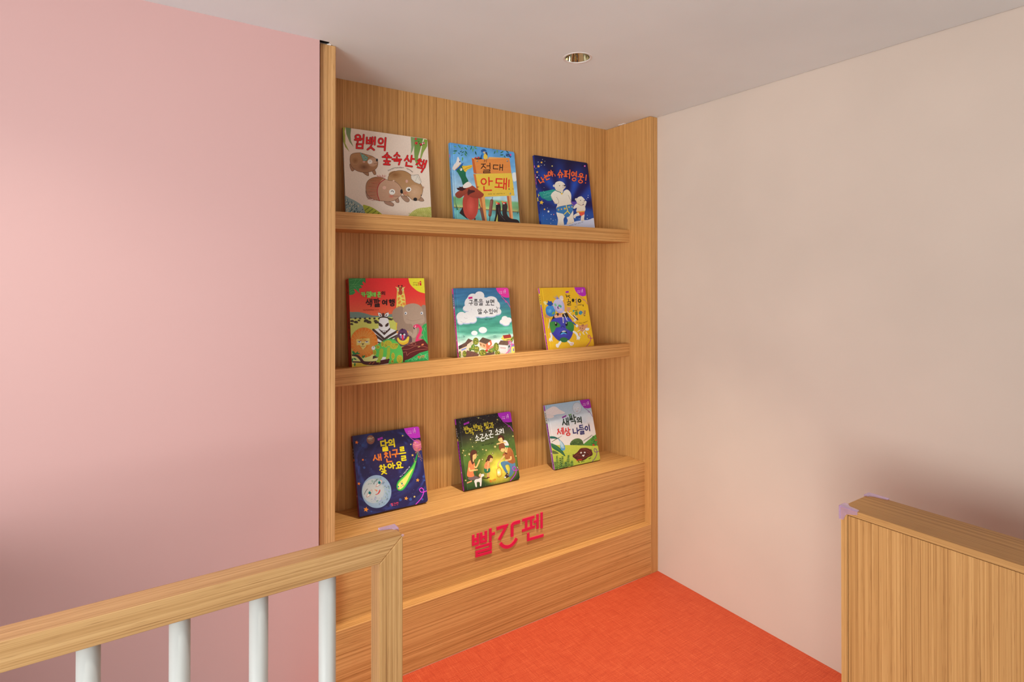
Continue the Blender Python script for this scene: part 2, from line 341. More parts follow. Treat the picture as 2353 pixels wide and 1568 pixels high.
def syllable(ch):
    if ch in JAMO: return JAMO[ch]
    c = ord(ch)-0xAC00; i, m, f = INI[c//588], MED[(c % 588)//28], FIN[c % 28]
    F = bool(f); out = []
    def put(j, b): out.extend([[(b[0]+x*(b[2]-b[0]), b[1]+y*(b[3]-b[1])) for x, y in s] for s in JAMO[j]])
    if len(m) == 2:
        put(i, (.03, .02, .58, .32) if F else (.03, .05, .58, .5)); put(m[0], (.0, .36, .62, .56) if F else (0, .56, .64, .88)); put(m[1], (.66, 0, 1, .64) if F else (.68, 0, 1, 1))
    elif m in 'ㅗㅛㅜㅠㅡ':
        put(i, (.2, .02, .8, .3) if F else (.16, .04, .84, .52)); put(m, (0, .34, 1, .6) if F else (0, .58, 1, 1))
    else:
        put(i, (.02, .06, .48, .52) if F else (.0, .1, .5, .85)); put(m, (.58, 0, 1, .58) if F else (.6, 0, 1, 1))
    if F: put(f, (.2, .68, .9, 1))
    return out

# ------------------------------------------------------------------ printed covers, drawn as thin layers of ink on the board
def pts(s):
    if isinstance(s, str): return [tuple(float(v) for v in p.split(',')) for p in s.split()]
    return list(s)
def smooth_closed(P, k=4):
    n = len(P); out = []
    for i in range(n):
        p0, p1, p2, p3 = P[i-1], P[i], P[(i+1) % n], P[(i+2) % n]
        for j in range(k):
            t = j/k
            out.append(tuple(.5*((2*p1[a])+(p2[a]-p0[a])*t+(2*p0[a]-5*p1[a]+4*p2[a]-p3[a])*t*t+(3*p1[a]-p0[a]-3*p2[a]+p3[a])*t**3) for a in (0, 1)))
    return out
def smooth_open(P, k=5):
    if len(P) < 3: return list(P)
    Q = [P[0]]+list(P)+[P[-1]]; out = []
    for i in range(1, len(Q)-2):
        p0, p1, p2, p3 = Q[i-1], Q[i], Q[i+1], Q[i+2]
        for j in range(k):
            t = j/k
            out.append(tuple(.5*((2*p1[a])+(p2[a]-p0[a])*t+(2*p0[a]-5*p1[a]+4*p2[a]-p3[a])*t*t+(3*p1[a]-p0[a]-3*p2[a]+p3[a])*t**3) for a in (0, 1)))
    out.append(P[-1]); return out
def homography(src, dst):
    A = []
    for (x, y), (u, v) in zip(src, dst):
        A.append([x, y, 1, 0, 0, 0, -u*x, -u*y, u]); A.append([0, 0, 0, x, y, 1, -v*x, -v*y, v])
    n = 8
    for i in range(n):
        p = max(range(i, n), key=lambda r: abs(A[r][i])); A[i], A[p] = A[p], A[i]
        for r in range(n):
            if r != i:
                f = A[r][i]/A[i][i]
                for c in range(i, 9): A[r][c] -= f*A[i][c]
    h = [A[i][8]/A[i][i] for i in range(8)]
    return lambda x, y: ((h[0]*x+h[1]*y+h[2])/(h[6]*x+h[7]*y+1), (h[3]*x+h[4]*y+h[5])/(h[6]*x+h[7]*y+1))
DZ = 7e-6
class Cover:
    """a w x h cover board; artwork is drafted on a skewed sheet whose four corner marks are given (TL, TR, BR, BL)"""
    def __init__(s, w, h, corners, rad=.009, gain=1.0, groove=True, seed=1):
        s.w, s.h, s.gain, s.groove = w, h, gain, groove
        s.map = homography(corners, [(0, h), (w, h), (w, 0), (0, 0)]); s.inv = homography([(0, h), (w, h), (w, 0), (0, 0)], corners)
        s.V, s.F, s.C, s.lay, s.held = [], [], [], 1, False
        s.rnd = random.Random(seed)
        def arc(cx, cy, r, a0): return [(cx+r*cos(radians(a0+k*18)), cy+r*sin(radians(a0+k*18))) for k in range(6)]
        q = .0012
        s.outline = arc(q, q, q, 180)+arc(w-rad, rad, rad, -90)+arc(w-rad, h-rad, rad, 0)+arc(q, h-q, q, 90); s.rad = rad
    def gr(s, x): return .0013*math.exp(-((x-.0125)/.003)**2) if s.groove else 0.0
    def up(s):
        if not s.held: s.lay += 1
    def inside(s, x, y):
        r = s.rad
        if x < .0012 or y < 0 or x > s.w or y > s.h: return False
        if x > s.w-r and (y < r or y > s.h-r): return False
        if x < .002 and (y < .002 or y > s.h-.002): return False
        return True
    def clip(s, P):
        if all(s.inside(p[0], p[1]) for p in P): return P
        O = s.outline; n = len(O)
        for i in range(n):
            ax, ay = O[i]; bx_, by_ = O[(i+1) % n]; ex, ey = bx_-ax, by_-ay; out = []
            if abs(ex)+abs(ey) < 1e-9: continue
            for j in range(len(P)):
                a, b = P[j-1], P[j]
                da = ex*(a[1]-ay)-ey*(a[0]-ax); db = ex*(b[1]-ay)-ey*(b[0]-ax)
                if (da >= 0) != (db >= 0):
                    t = da/(da-db); out.append(tuple(a[k]+(b[k]-a[k])*t for k in range(5)))
                if db >= 0: out.append(b)
            P = out
            if len(P) < 3: return []
        return P
    def emit(s, P, tess=False, base=False):
        P = s.clip(P)
        if len(P) < 3: return
        b = len(s.V); z = -s.lay*DZ
        for p in P: s.V.append((p[0], z+(s.gr(p[0]) if base else 0.0), p[1])); s.C.append(p[2:5])
        if tess and len(P) > 3:
            for t in tessellate_polygon([[Vector((p[0], p[1], 0)) for p in P]]): s.F.append([b+i for i in t])
        else: s.F.append(list(range(b, b+len(P))))
    def pt(s, x, y, c): u, v = s.map(x, y); return (u, v, *c)
    def col(s, c): return tuple(min(.9, v*s.gain) for v in lin(c))
    def bg(s, fn, nx=70, ny=70):
        """fn(x, y, u, v) in sheet units and 0..1 from the top left -> sRGB"""
        us = sorted(set([k/nx for k in range(nx+1)]+([x/s.w for x in (.0055, .0085, .0105, .0125, .0145, .0165, .0195)] if s.groove else [])))
        for j in range(ny):
            for i in range(len(us)-1):
                q = []
                for a, b in ((us[i], j/ny), (us[i+1], j/ny), (us[i+1], (j+1)/ny), (us[i], (j+1)/ny)):
                    x, y = a*s.w, (1-b)*s.h; X, Y = s.inv(x, y); q.append((x, y, *s.col(fn(X, Y, a, b))))
                s.emit(q[::-1], base=True)
        s.up()
    def P(s, P_, c, c2=None, sm=False):
        P_ = pts(P_)
        if sm: P_ = smooth_closed(P_)
        c = s.col(c); c2 = s.col(c2) if c2 else None
        y0, y1 = min(p[1] for p in P_), max(p[1] for p in P_)
        Q = []
        for x, y in P_:
            t = (y-y0)/(y1-y0+1e-9); Q.append(s.pt(x, y, c if not c2 else tuple(a+(b-a)*t for a, b in zip(c, c2))))
        s.emit(Q, True); s.up()
    def S(s, P_, c, c2=None): s.P(P_, c, c2, True)
    def E(s, cx, cy, rx, ry, c, c2=None, rot=0, n=22):
        if rx < 9: n = 10
        c = s.col(c); c2 = s.col(c2) if c2 else c; r = radians(rot); R = []
        for k in range(n):
            a = 2*pi*k/n; x, y = rx*cos(a), ry*sin(a); R.append(s.pt(cx+x*cos(r)-y*sin(r), cy+x*sin(r)+y*cos(r), c2))
        m = s.pt(cx, cy, c)
        if c is c2 or c == c2: s.emit(R)
        else:
            for k in range(n): s.emit([m, R[k], R[(k+1) % n]])
        s.up()
    def L(s, P_, w, c, sm=True, taper=None):
        P_ = pts(P_)
        if sm and len(P_) > 2: P_ = smooth_open(P_)
        c = s.col(c); n = len(P_); h0 = w/2; A, B = [], []; shut = n > 3 and hypot(P_[0][0]-P_[-1][0], P_[0][1]-P_[-1][1]) < 1e-6
        for i in range(n):
            a, b = P_[max(0, i-1)], P_[min(n-1, i+1)]; p = P_[i]
            if shut and i in (0, n-1): a, b = P_[-2], P_[1]
            d1 = (p[0]-a[0], p[1]-a[1]); d2 = (b[0]-p[0], b[1]-p[1])
            l1, l2 = hypot(*d1), hypot(*d2)
            if l1 < 1e-9: d1, l1 = d2, l2
            if l2 < 1e-9: d2, l2 = d1, l1
            if l1 < 1e-9: return
            n1 = (-d1[1]/l1, d1[0]/l1); n2 = (-d2[1]/l2, d2[0]/l2); m = (n1[0]+n2[0], n1[1]+n2[1]); lm = hypot(*m)
            if lm < 1e-6: m = n1; k = 1
            else: m = (m[0]/lm, m[1]/lm); k = min(1.5, 2/lm) if lm > 0 else 1
            hw = h0*(1 if not taper else taper[0]+(taper[1]-taper[0])*i/(n-1))*k
            A.append((p[0]+m[0]*hw, p[1]+m[1]*hw)); B.append((p[0]-m[0]*hw, p[1]-m[1]*hw))
        for i in range(n-1): s.emit([s.pt(*q, c) for q in (A[i], A[i+1], B[i+1], B[i])])
        if w > 5 and not shut:
            for e, q in ((0, 1), (n-1, n-2)):
                p = P_[e]; a0 = atan2(A[e][1]-p[1], A[e][0]-p[0]); dx, dy = p[0]-P_[q][0], p[1]-P_[q][1]
                sg = 1 if cos(a0+pi/2)*dx+sin(a0+pi/2)*dy > 0 else -1; hw = hypot(A[e][0]-p[0], A[e][1]-p[1])
                s.emit([s.pt(p[0]+hw*cos(a0+sg*pi*k/6), p[1]+hw*sin(a0+sg*pi*k/6), c) for k in range(7)])
        s.up()
    def dots(s, spec, c, r=None):
        s.held = True
        for q in spec: s.E(q[0], q[1], r or q[2], r or q[2], c)
        s.held = False; s.up()
    def star(s, cx, cy, r, c, rot=0):
        s.P([(cx+(r if k % 2 == 0 else r*.45)*sin(radians(rot+36*k)), cy-(r if k % 2 == 0 else r*.45)*cos(radians(rot+36*k))) for k in range(10)], c)
    def T(s, spec, c, w, edge=None, ew=0, rot=0):
        """spec: 'char,cx,cy,w,h[,rot] ...'; strokes of one syllable take successive ink layers"""
        for col, wid in ([(edge, w+ew)] if edge else [])+[(c, w)]:
            base = s.lay; top = base
            for it in spec.split(' '):
                f = it.split(','); ch = f[0]; cx, cy, gw, gh = (float(v) for v in f[1:5]); r = radians(float(f[5]) if len(f) > 5 else rot)
                s.lay = base
                for st in syllable(ch):
                    Q = [((x-.5)*gw, (y-.5)*gh) for x, y in st]
                    s.L([(cx+x*cos(r)-y*sin(r), cy+x*sin(r)+y*cos(r)) for x, y in Q], wid, col, sm=False)
                top = max(top, s.lay)
            s.lay = top
    def tiny(s, P_, n, size, c, w=2.2):
        """a line of very small print along a path"""
        P_ = smooth_open(pts(P_), 8); seg = [hypot(b[0]-a[0], b[1]-a[1]) for a, b in zip(P_, P_[1:])]; tot = sum(seg)
        b0 = s.lay
        for k in range(n):
            if s.rnd.random() < .14: continue
            d = tot*(k+.5)/n; i = 0
            while i < len(seg)-1 and d > seg[i]: d -= seg[i]; i += 1
            a, b = P_[i], P_[i+1]; t = d/(seg[i]+1e-9); x, y = a[0]+(b[0]-a[0])*t, a[1]+(b[1]-a[1])*t; r = math.degrees(atan2(b[1]-a[1], b[0]-a[0]))
            s.lay = b0; h = size/2; R = radians(r); u = (cos(R), sin(R)); v = (-sin(R), cos(R))
            def q(p, z): return (x+u[0]*p*h+v[0]*z*h, y+u[1]*p*h+v[1]*z*h)
            m = s.rnd.randrange(3)
            s.L([q(-.8, -.8), q(.1, -.8), q(-.1, .5)] if m else [q(-.8, -.7), q(-.8, .3), q(.1, .3)], w, c, False)
            s.L([q(.65, -1), q(.65, .4)], w, c, False)
            if m != 1: s.L([q(-.7, .95), q(.8, .95)], w, c, False)
        s.lay = b0+4
    def corner(s, P_, c, logo=None, lc=(250, 190, 250), icon=None):
        s.P(P_, c)
    def leaf(s, x, y, l, w, a, c, c2=None):
        r = radians(a); u = (cos(r), sin(r)); v = (-sin(r), cos(r))
        s.P([(x+u[0]*p*l+v[0]*q*w, y+u[1]*p*l+v[1]*q*w) for p, q in ((0, 0), (.25, .42), (.6, .42), (1, 0), (.6, -.42), (.25, -.42))], c, c2)
    def build(s, name, parent, edge):
        V = list(s.V); F = list(s.F); C = list(s.C); O = s.outline; e = s.col(edge); t = .0026; b = len(V); n = len(O)
        for y in (-DZ*.5, t):
            for p in O: V.append((p[0], y+(s.gr(p[0]) if y < .001 else 0), p[1])); C.append(e)
        for i in range(n): F.append([b+i, b+(i+1) % n, b+n+(i+1) % n, b+n+i])
        F.append([b+n+i for i in range(n)])
        me = bpy.data.meshes.new(name); me.from_pydata(V, [], F); me.update()
        at = me.color_attributes.new('ink', 'FLOAT_COLOR', 'POINT')
        at.data.foreach_set('color', [v for c in C for v in (*c, 1.0)])
        # ink faces all look out of the cover (towards -y)
        bm = bmesh.new(); bm.from_mesh(me)
        fl = [f for f in bm.faces if f.normal.y > .5 and f.calc_center_median().y < .0015]
        bmesh.ops.reverse_faces(bm, faces=fl); bm.to_mesh(me); bm.free()
        o = bpy.data.objects.new(name, me); COL.objects.link(o); me.materials.append(M_INK); o.parent = parent
        return o
def inked(name, bm, cols, parent):
    """bmesh with one colour per face index range, printed material"""
    bmesh.ops.recalc_face_normals(bm, faces=[f for f in bm.faces if len(f.verts) == 4 and f.tag])
    me = bpy.data.meshes.new(name); bm.to_mesh(me); bm.free()
    at = me.color_attributes.new('ink', 'FLOAT_COLOR', 'CORNER'); data = []
    for p in me.polygons: data += [*cols[p.index], 1.0]*p.loop_total
    at.data.foreach_set('color', data)
    o = bpy.data.objects.new(name, me); COL.objects.link(o); me.materials.append(M_INK); o.parent = parent
    return o
BOOKS = {}
def picture_book(pose, cv, T, label, edge, spine, marks, back, tilt_name='picture_book'):
    """pose: x, y, z of the front lower spine corner, turn, lean; marks: (z0, z1, x0, x1, colour) on the spine in fractions"""
    x, y, z, yaw, lean = pose
    t = tag(empty('picture_book', (x, y-.0014, z+.0007), (-lean, 0, yaw)), label, 'book', 'picture books on display')
    w, h = cv.w, cv.h
    cv.build('front_cover', t, edge)
    bm = bmesh.new(); O = cv.outline
    prism(bm, [(p[0], T-.0026, p[1]) for p in O], (0, .0026, 0))
    bmesh.ops.recalc_face_normals(bm, faces=bm.faces)
    inked('back_cover', bm, {i: cv.col(back) for i in range(len(bm.faces))}, t)
    bm = bmesh.new(); box(bm, .0004, .0022, .0027, T-.0027, .0006, h-.0006); bmesh.ops.recalc_face_normals(bm, faces=bm.faces)
    cols = {i: cv.col(spine) for i in range(6)}
    for k, (a, b, c, d, cc) in enumerate(marks):
        y0, y1 = .0027+(T-.0054)*c, .0027+(T-.0054)*d
        xx = .00038-.00001*k*0-(1e-5*(1+k % 5))
        # viewed from the left the front cover is on the right, so y grows leftwards
        f = bm.faces.new([bm.verts.new(p) for p in ((xx, y0, h*a), (xx, y0, h*b), (xx, y1, h*b), (xx, y1, h*a))])
        cols[6+k] = cv.col(cc)
    inked('spine', bm, cols, t)
    bm = bmesh.new(); box(bm, .0023, w-.0045, .0027, T-.0027, .0035, h-.0035)
    o = finish('page_block', bm, M_PAGE, t, origin=(0, 0, 0))
    return t

# ------------------------------------------------------------------ the nine picture books
def mixc(a, b, t):
    t = max(0, min(1, t)); return tuple(x+(y-x)*t for x, y in zip(a, b))
def stops(v, S_):
    for (p, a), (q, b) in zip(S_, S_[1:]):
        if v <= q: return mixc(a, b, (v-p)/(q-p+1e-9))
    return S_[-1][1]
def nz(x, y, sc=1.0, z=0.0): return mnoise.fractal(Vector((x*sc, y*sc, z)), 1.0, 2.0, 3)
def series_corner(c, P_, col, lc, tx, ty, rot=-8, k=1.0):
    """rounded corner flag with a small two-line series name and a little standing mark"""
    c.P(P_, col)
    R = radians(rot); f = lambda a, b: (tx+(a*cos(R)-b*sin(R))*k, ty+(a*sin(R)+b*cos(R))*k)
    c.T(' '.join('%s,%g,%g,%g,%g' % (ch, *f(i*15, 0), 13*k, 14*k) for i, ch in enumerate('생각하는')), lc, 2.4*k, rot=rot)
    c.T(' '.join('%s,%g,%g,%g,%g' % (ch, *f(i*19, 30), 17*k, 22*k) for i, ch in enumerate('지식들')), lc, 3*k, rot=rot)
    c.L([f(76, -14), f(76, 36)], 7*k, lc, False); c.L([f(76, 8), f(88, 8)], 4*k, lc, False)
    c.P([f(94, -34), f(101, -38), f(110, -34), f(112, 40), f(96, 40)], lc); c.E(*f(104, 28), 6*k, 7*k, mixc(col, (40, 10, 40), .5)); c.E(*f(103, -14), 5*k, 6*k, mixc(col, lc, .4))
def loop_ribbon(c, P_, w, col):
    P_ = pts(P_); h = len(P_)//2+1
    c.L(P_[:h], w, col); c.L(P_[h-1:], w, col)
def house_logo(c, spec, col, w): c.T(spec, col, w, rot=-8)

# --- cream book: three wombats
def book_wombats():
    c = Cover(.35559, .35744, [(111, 85), (1384, 262), (1450, 1514), (160, 1443)], rad=.008, gain=1.08, groove=False, seed=3)
    c.bg(lambda x, y, u, v: mixc((236, 218, 202), (228, 208, 190), v+.3*nz(x, y, .004)), 24, 24)
    c.P('105,80 152,92 140,150 150,210 150,330 180,390 215,460 150,385 118,300', (165, 172, 60), (150, 155, 70))
    c.P('155,90 238,95 228,200 235,290 275,385 215,310 165,190', (110, 140, 95), (140, 150, 100))
    c.P('1132,230 1190,240 1195,320 1165,430 1130,500 1140,380', (125, 155, 95), (150, 165, 125))
    c.P('1190,240 1320,255 1275,420 1245,520 1240,600 1250,715 1190,580 1183,450 1185,330', (95, 140, 60), (140, 165, 90))
    c.P('1335,262 1384,275 1380,370 1320,470 1275,600 1270,560 1300,380', (125, 160, 60), (150, 165, 90))
    c.dots([(1208, 262, 17), (1215, 325, 22), (1285, 348, 20)], (205, 60, 60)); c.dots([(1330, 325, 13)], (230, 100, 140))
    c.dots([(1250+k*13 % 90, 300+(k*29) % 66, 5+k % 3) for k in range(14)], (35, 60, 40)); c.dots([(1290, 352, 8), (1222, 332, 8)], (120, 25, 30))
    # hills at the foot
    c.S('120,1135 230,1160 330,1210 420,1280 530,1395 560,1520 120,1520', (140, 158, 155))
    for k in range(230):
        x = c.rnd.uniform(140, 540); y = c.rnd.uniform(1150, 1500)
        if y < 1172+(x-140)**2/620+(x-140)*.16: continue
        c.held = True; c.L([(x, y), (x+9, y-17)], 9, [(45, 80, 90), (70, 110, 120), (205, 195, 160), (40, 55, 60)][k % 4], False); c.held = False
        if k % 24 == 0: c.up()
    c.up(); c.S('415,1272 480,1265 560,1295 640,1345 740,1430 760,1520 540,1520', (165, 172, 50))
    for k in range(60):
        x = 440+(k*47) % 270; y = 1282+(k*31) % 130
        if y < 1292+(x-430)**2/600: continue
        c.held = True; c.L([(x, y), (x+10, y-20)], 6, (110, 120, 30) if k % 3 else (70, 80, 30), False); c.held = False
    c.up(); c.S('1085,1440 1160,1350 1250,1305 1350,1293 1470,1300 1480,1530 1080,1530', (182, 182, 95))
    for k in range(80):
        a = radians(180+k*1.25*1.6); r0, r1 = 60+(k*37) % 150, 0; r1 = r0+26; a = radians(182+(k*41) % 130)
        c.held = True; c.L([(1330+1.25*r0*cos(a), 1530+1.05*r0*sin(a)), (1330+1.25*r1*cos(a), 1530+1.05*r1*sin(a))], 5, (135, 135, 55) if k % 2 else (215, 212, 140), False); c.held = False
    c.up()
    def outline(P_, w=4.5): Q = smooth_closed(pts(P_)); c.L(Q+[Q[0]], w, (70, 48, 40), False)
    # small one with a party hat
    A = '225,520 270,480 370,470 480,500 560,525 620,570 640,620 625,690 570,740 480,765 400,765 320,740 255,690 222,620'
    for P_ in ('218,640 250,655 285,715 268,744 243,740 222,690', '415,760 490,755 503,808 485,816 448,795', '550,735 590,725 612,788 580,798'): c.S(P_, (165, 118, 85)); outline(P_)
    c.S(A, (178, 132, 88), (160, 112, 78)); c.E(300, 590, 60, 62, (140, 92, 55), (176, 130, 87)); c.E(430, 685, 95, 58, (110, 68, 42), (165, 116, 80)); c.E(560, 610, 72, 68, (200, 160, 132), (190, 148, 116)); outline(A)
    c.E(625, 580, 15, 23, (30, 26, 28)); c.E(520, 605, 36, 34, (238, 228, 218)); c.L('510,600 522,596 532,604', 4, (50, 40, 40)); c.E(430, 605, 19, 15, (205, 155, 140)); c.L('575,630 600,636 628,622', 5, (90, 50, 45)); c.E(497, 520, 12, 9, (190, 145, 120))
    c.P('370,462 492,542 472,590 418,592', (120, 170, 150)); c.dots([(400, 490, 8), (432, 530, 8), (458, 555, 8), (430, 565, 7)], (150, 70, 70)); c.L('370,462 492,542 472,590 418,592 370,462', 4, (60, 70, 65), False)
    # one with a paper hat
    B = '795,830 850,770 940,738 1040,745 1120,790 1200,860 1270,920 1312,1000 1305,1080 1270,1160 1210,1192 1150,1172 1100,1130 1030,1110 990,1000 900,910 800,900'
    for P_ in ('985,1115 1060,1125 1112,1172 1100,1207 1060,1205 1008,1160', '1245,1145 1290,1138 1332,1188 1290,1200 1245,1180'): c.S(P_, (165, 128, 105)); outline(P_)
    c.S(B, (172, 128, 82), (188, 148, 110)); c.E(900, 800, 100, 58, (140, 92, 52), (172, 128, 83)); c.E(1190, 1060, 110, 110, (205, 166, 132), (192, 150, 112)); c.E(1050, 1075, 45, 32, (190, 110, 90), (190, 146, 108)); outline(B)
    c.E(1100, 1020, 40, 36, (240, 230, 222)); c.E(1102, 1022, 20, 19, (40, 34, 36)); c.E(1094, 1014, 6, 6, (240, 230, 222)); c.E(1072, 898, 18, 24, (208, 160, 145)); c.E(1200, 1168, 29, 25, (34, 30, 32)); c.E(1322, 990, 12, 17, (190, 150, 125)); c.E(1290, 1108, 8, 10, (40, 34, 36))
    c.L('1080,1100 1100,1110 1105,1135', 4, (90, 50, 45))
    c.P('1133,808 1245,798 1292,908 1265,942 1190,912 1140,862', (224, 214, 200)); c.L('1133,808 1245,798 1292,908 1265,942 1190,912 1140,862 1133,808', 4, (90, 82, 78), False); c.L('1160,830 1215,800 1275,900', 3, (150, 140, 130), False); c.L('1190,912 1245,798', 3, (150, 140, 130), False)
    # one with a red fringed collar
    D_ = '460,960 490,890 560,845 650,833 720,850 800,885 880,895 950,945 1000,1020 1010,1070 960,1130 900,1180 800,1205 720,1195 620,1185 520,1140 465,1060'
    for P_ in ('457,1040 482,1085 545,1150 510,1167 472,1130', '735,1195 820,1205 877,1238 868,1272 820,1265 752,1235', '898,1175 942,1150 957,1212 918,1217'): c.S(P_, (168, 128, 105)); outline(P_)
    c.S(D_, (165, 108, 68), (178, 130, 100)); c.S('720,862 660,930 632,1010 632,1100 662,1188 740,1200 850,1195 960,1130 1008,1070 990,1000 940,935 870,895 800,888', (198, 158, 130), (190, 148, 120)); outline(D_)
    for k in range(26):
        t = k/25; x, y = (745-230*t+110*t*t, 868+320*t) if False else (690-90*sin(pi*t*.62)+40*t*t, 870+310*t); c.held = True
        c.L([(x, y), (x-95-30*(k % 3), y-4+(k % 5)*7-18*(1-t))], 3.6, (196, 84, 70) if k % 2 else (150, 62, 50), False); c.held = False
    c.up()
    for k in range(11): c.L([(640+k*11, 845-abs(k-6)*1.5), (620+k*14-6*(k % 2), 800+(k % 3)*8)], 4, (190, 70, 60), False)
    c.L('745,866 670,925 634,1005 632,1090 662,1192', 12, (170, 45, 48))
    c.E(840, 1125, 48, 36, (205, 110, 90), (192, 150, 122)); c.E(852, 1058, 46, 43, (242, 232, 224)); c.L('838,1055 848,1042 866,1046 872,1062', 9, (40, 34, 36)); c.E(993, 1050, 19, 33, (30, 26, 28)); c.E(735, 995, 27, 26, (220, 175, 155)); c.E(875, 890, 14, 11, (215, 180, 160)); c.L('860,1115 900,1122 950,1118', 5, (110, 60, 55))
    c.T('웜,362,302,140,205,3 뱃,530,330,140,190,3 의,703,338,125,185,4', (222, 32, 36), 23, (70, 14, 16), 8)
    c.T('숲,772,560,128,180,4 속,922,557,132,180,2 산,1106,592,138,165,8 책,1282,662,142,185,16', (222, 32, 36), 21, (70, 14, 16), 8)
    c.tiny('785,742 880,703 980,692 1080,712 1165,760', 21, 17, (75, 62, 58), 3)
    picture_book((-1.38819, .24947, 1.641, -.01899, .12555), c, .012, 'cream picture book with three brown wombats and red lettering, left on the top shelf', (60, 40, 35), (50, 36, 30), [], (226, 208, 190))
book_wombats()

# --- blue book: duck and signpost
def book_duck():
    c = Cover(.33613, .3573, [(125, 130), (1183, 284), (1283, 1519), (214, 1457)], rad=.009, gain=1.1, seed=5)
    def sky(x, y, u, v):
        q = stops(v, [(0, (92, 160, 222)), (.3, (118, 180, 228)), (.55, (168, 206, 232)), (.66, (178, 210, 226)), (.675, (120, 185, 130)), (.75, (125, 180, 125)), (.79, (190, 205, 130)), (.795, (225, 215, 195)), (.80, (120, 85, 60)), (.806, (90, 160, 165)), (.87, (120, 195, 195)), (1, (95, 170, 175))])
        n = nz(x, y, .006); return tuple(k*(1+.14*n) for k in q)
    c.bg(sky, 40, 90)
    c.S('1150,640 1200,620 1230,650 1235,735 1170,765', (225, 232, 240))
    for (x, y, a, l) in [(215,150,0,0),(265,165,60,55),(240,205,-160,60),(255,265,175,80),(265,290,50,50),(230,295,160,60),(300,190,100,40),(365,205,40,70),(350,215,150,60),(375,265,55,75),(330,265,150,50),(365,275,150,60),(370,300,60,70),(345,330,160,45),(340,365,95,75),(410,180,60,40),(445,180,80,30),(490,190,110,70),(520,205,30,70),(510,215,95,75),(545,270,75,70),(470,180,60,40),(520,190,10,50),(850,240,170,30),(870,270,110,55),(900,245,85,60),(1010,270,150,70),(1050,265,40,60),(1010,330,175,70),(1020,340,70,55),(985,390,150,55),(1000,365,90,60),(1075,285,40,30)]:
        if l: c.leaf(x, y, l, l*.30, a, [(35, 110, 70), (95, 165, 80), (60, 140, 75), (25, 80, 60)][int(x+y) % 4])
    c.P('600,1000 700,1005 740,1470 682,1470', (232, 165, 95), (215, 150, 90)); c.P('600,1000 645,1005 712,1470 680,1470 635,1120', (190, 110, 60))
    c.P('1062,1005 1132,1000 1168,1410 1120,1400', (240, 165, 105)); c.P('1062,1005 1095,1003 1140,1405 1112,1400', (195, 105, 60))
    c.P('485,385 800,368 1105,385 1138,640 555,640 520,630', (226, 142, 70)); c.P('485,385 525,402 568,642 520,632', (200, 102, 48)); c.P('485,385 800,368 1105,383 820,396 525,404', (245, 172, 100)); c.L('560,500 800,470 1110,480', 3, (235, 160, 90)); c.L('575,590 820,560 1125,560', 3, (238, 165, 95))
    c.P('513,645 1140,630 1168,820 1188,998 622,1022 592,1000 545,800', (236, 200, 75), (228, 190, 70)); c.P('513,645 552,648 583,850 622,1022 590,1000 545,800', (214, 120, 58)); c.P('565,850 615,855 580,870', (120, 60, 40)); c.P('1168,880 1150,888 1170,900', (180, 110, 50))
    c.dots([(577, 435, 13), (1070, 433, 14), (1118, 965, 14)], (120, 115, 115)); c.dots([(573, 431, 6), (1066, 429, 6), (1114, 961, 6)], (225, 225, 225))
    c.T('절,722,548,165,160,-2 대,918,535,165,98,3', (48, 26, 22), 14)
    c.T('안,732,812,190,215,-2 돼,967,802,190,180,3', (222, 34, 34), 20); c.L('1097,742 1093,858', 19, (222, 34, 34), False); c.E(1098, 891, 10, 10, (60, 50, 30))
    c.tiny('750,975 900,968 1045,962', 17, 16, (70, 50, 30), 2.6)
    # small blue bird
    c.L('700,395 690,450', 7, (90, 60, 50)); c.L('732,395 726,455', 7, (90, 60, 50)); c.L('690,425 705,430 718,425', 6, (90, 60, 50))
    c.S('640,262 690,238 730,262 742,320 760,388 700,402 628,396 650,330', (52, 128, 205), (70, 150, 220)); c.S('640,255 690,236 725,258 700,275 650,285', (40, 85, 145)); c.S('690,320 728,315 748,390 682,393', (250, 200, 80)); c.E(690, 292, 18, 15, (240, 215, 170)); c.E(688, 290, 6, 6, (30, 30, 40)); c.S('708,292 732,290 748,342 725,325', (70, 50, 55)); c.S('645,330 660,330 650,392 622,396', (35, 90, 165))
    c.S('525,398 620,378 660,396 600,408', (50, 60, 45)); c.dots([(548, 385, 17), (597, 379, 18)], (178, 44, 48)); c.dots([(543, 380, 5), (592, 374, 5)], (240, 150, 140))
    # the duck
    c.P('345,1180 285,1285 425,1392 365,1290', (45, 32, 36)); c.P('522,1365 552,1362 552,1470 535,1470', (110, 55, 40))
    c.S('395,880 480,832 560,880 640,940 685,980 640,1035 600,1042 597,1150 580,1280 530,1372 478,1396 420,1372 362,1290 340,1150 345,1050 378,960', (165, 62, 50), (195, 75, 62)); c.E(470, 1180, 70, 160, (215, 92, 78), (190, 72, 60))
    c.S('378,890 480,832 572,890 682,978 640,1036 560,1042 470,1022 398,970', (168, 74, 48), (150, 60, 46))
    c.S('222,965 290,915 400,885 450,880 425,940 350,1005 290,1042 232,1022', (165, 72, 50), (130, 58, 46))
    c.P('238,875 290,868 268,852 330,858 330,842 400,885 330,925 258,908', (62, 26, 30)); c.P('415,945 440,880 452,905 535,915 540,938 470,965 425,1000', (72, 32, 34)); c.L('470,940 535,925', 5, (40, 18, 22), False)
    c.S('238,590 300,500 348,515 385,590 392,680 432,770 370,825 345,832 310,720 258,625', (28, 118, 88), (24, 96, 66)); c.S('345,832 430,772 490,832 410,872 352,872', (240, 226, 218))
    c.S('332,515 400,512 470,498 497,503 485,540 425,572 385,612 350,572', (242, 192, 62)); c.L('362,575 420,542 485,525', 6, (150, 100, 40)); c.L('345,520 365,535', 5, (150, 100, 40), False)
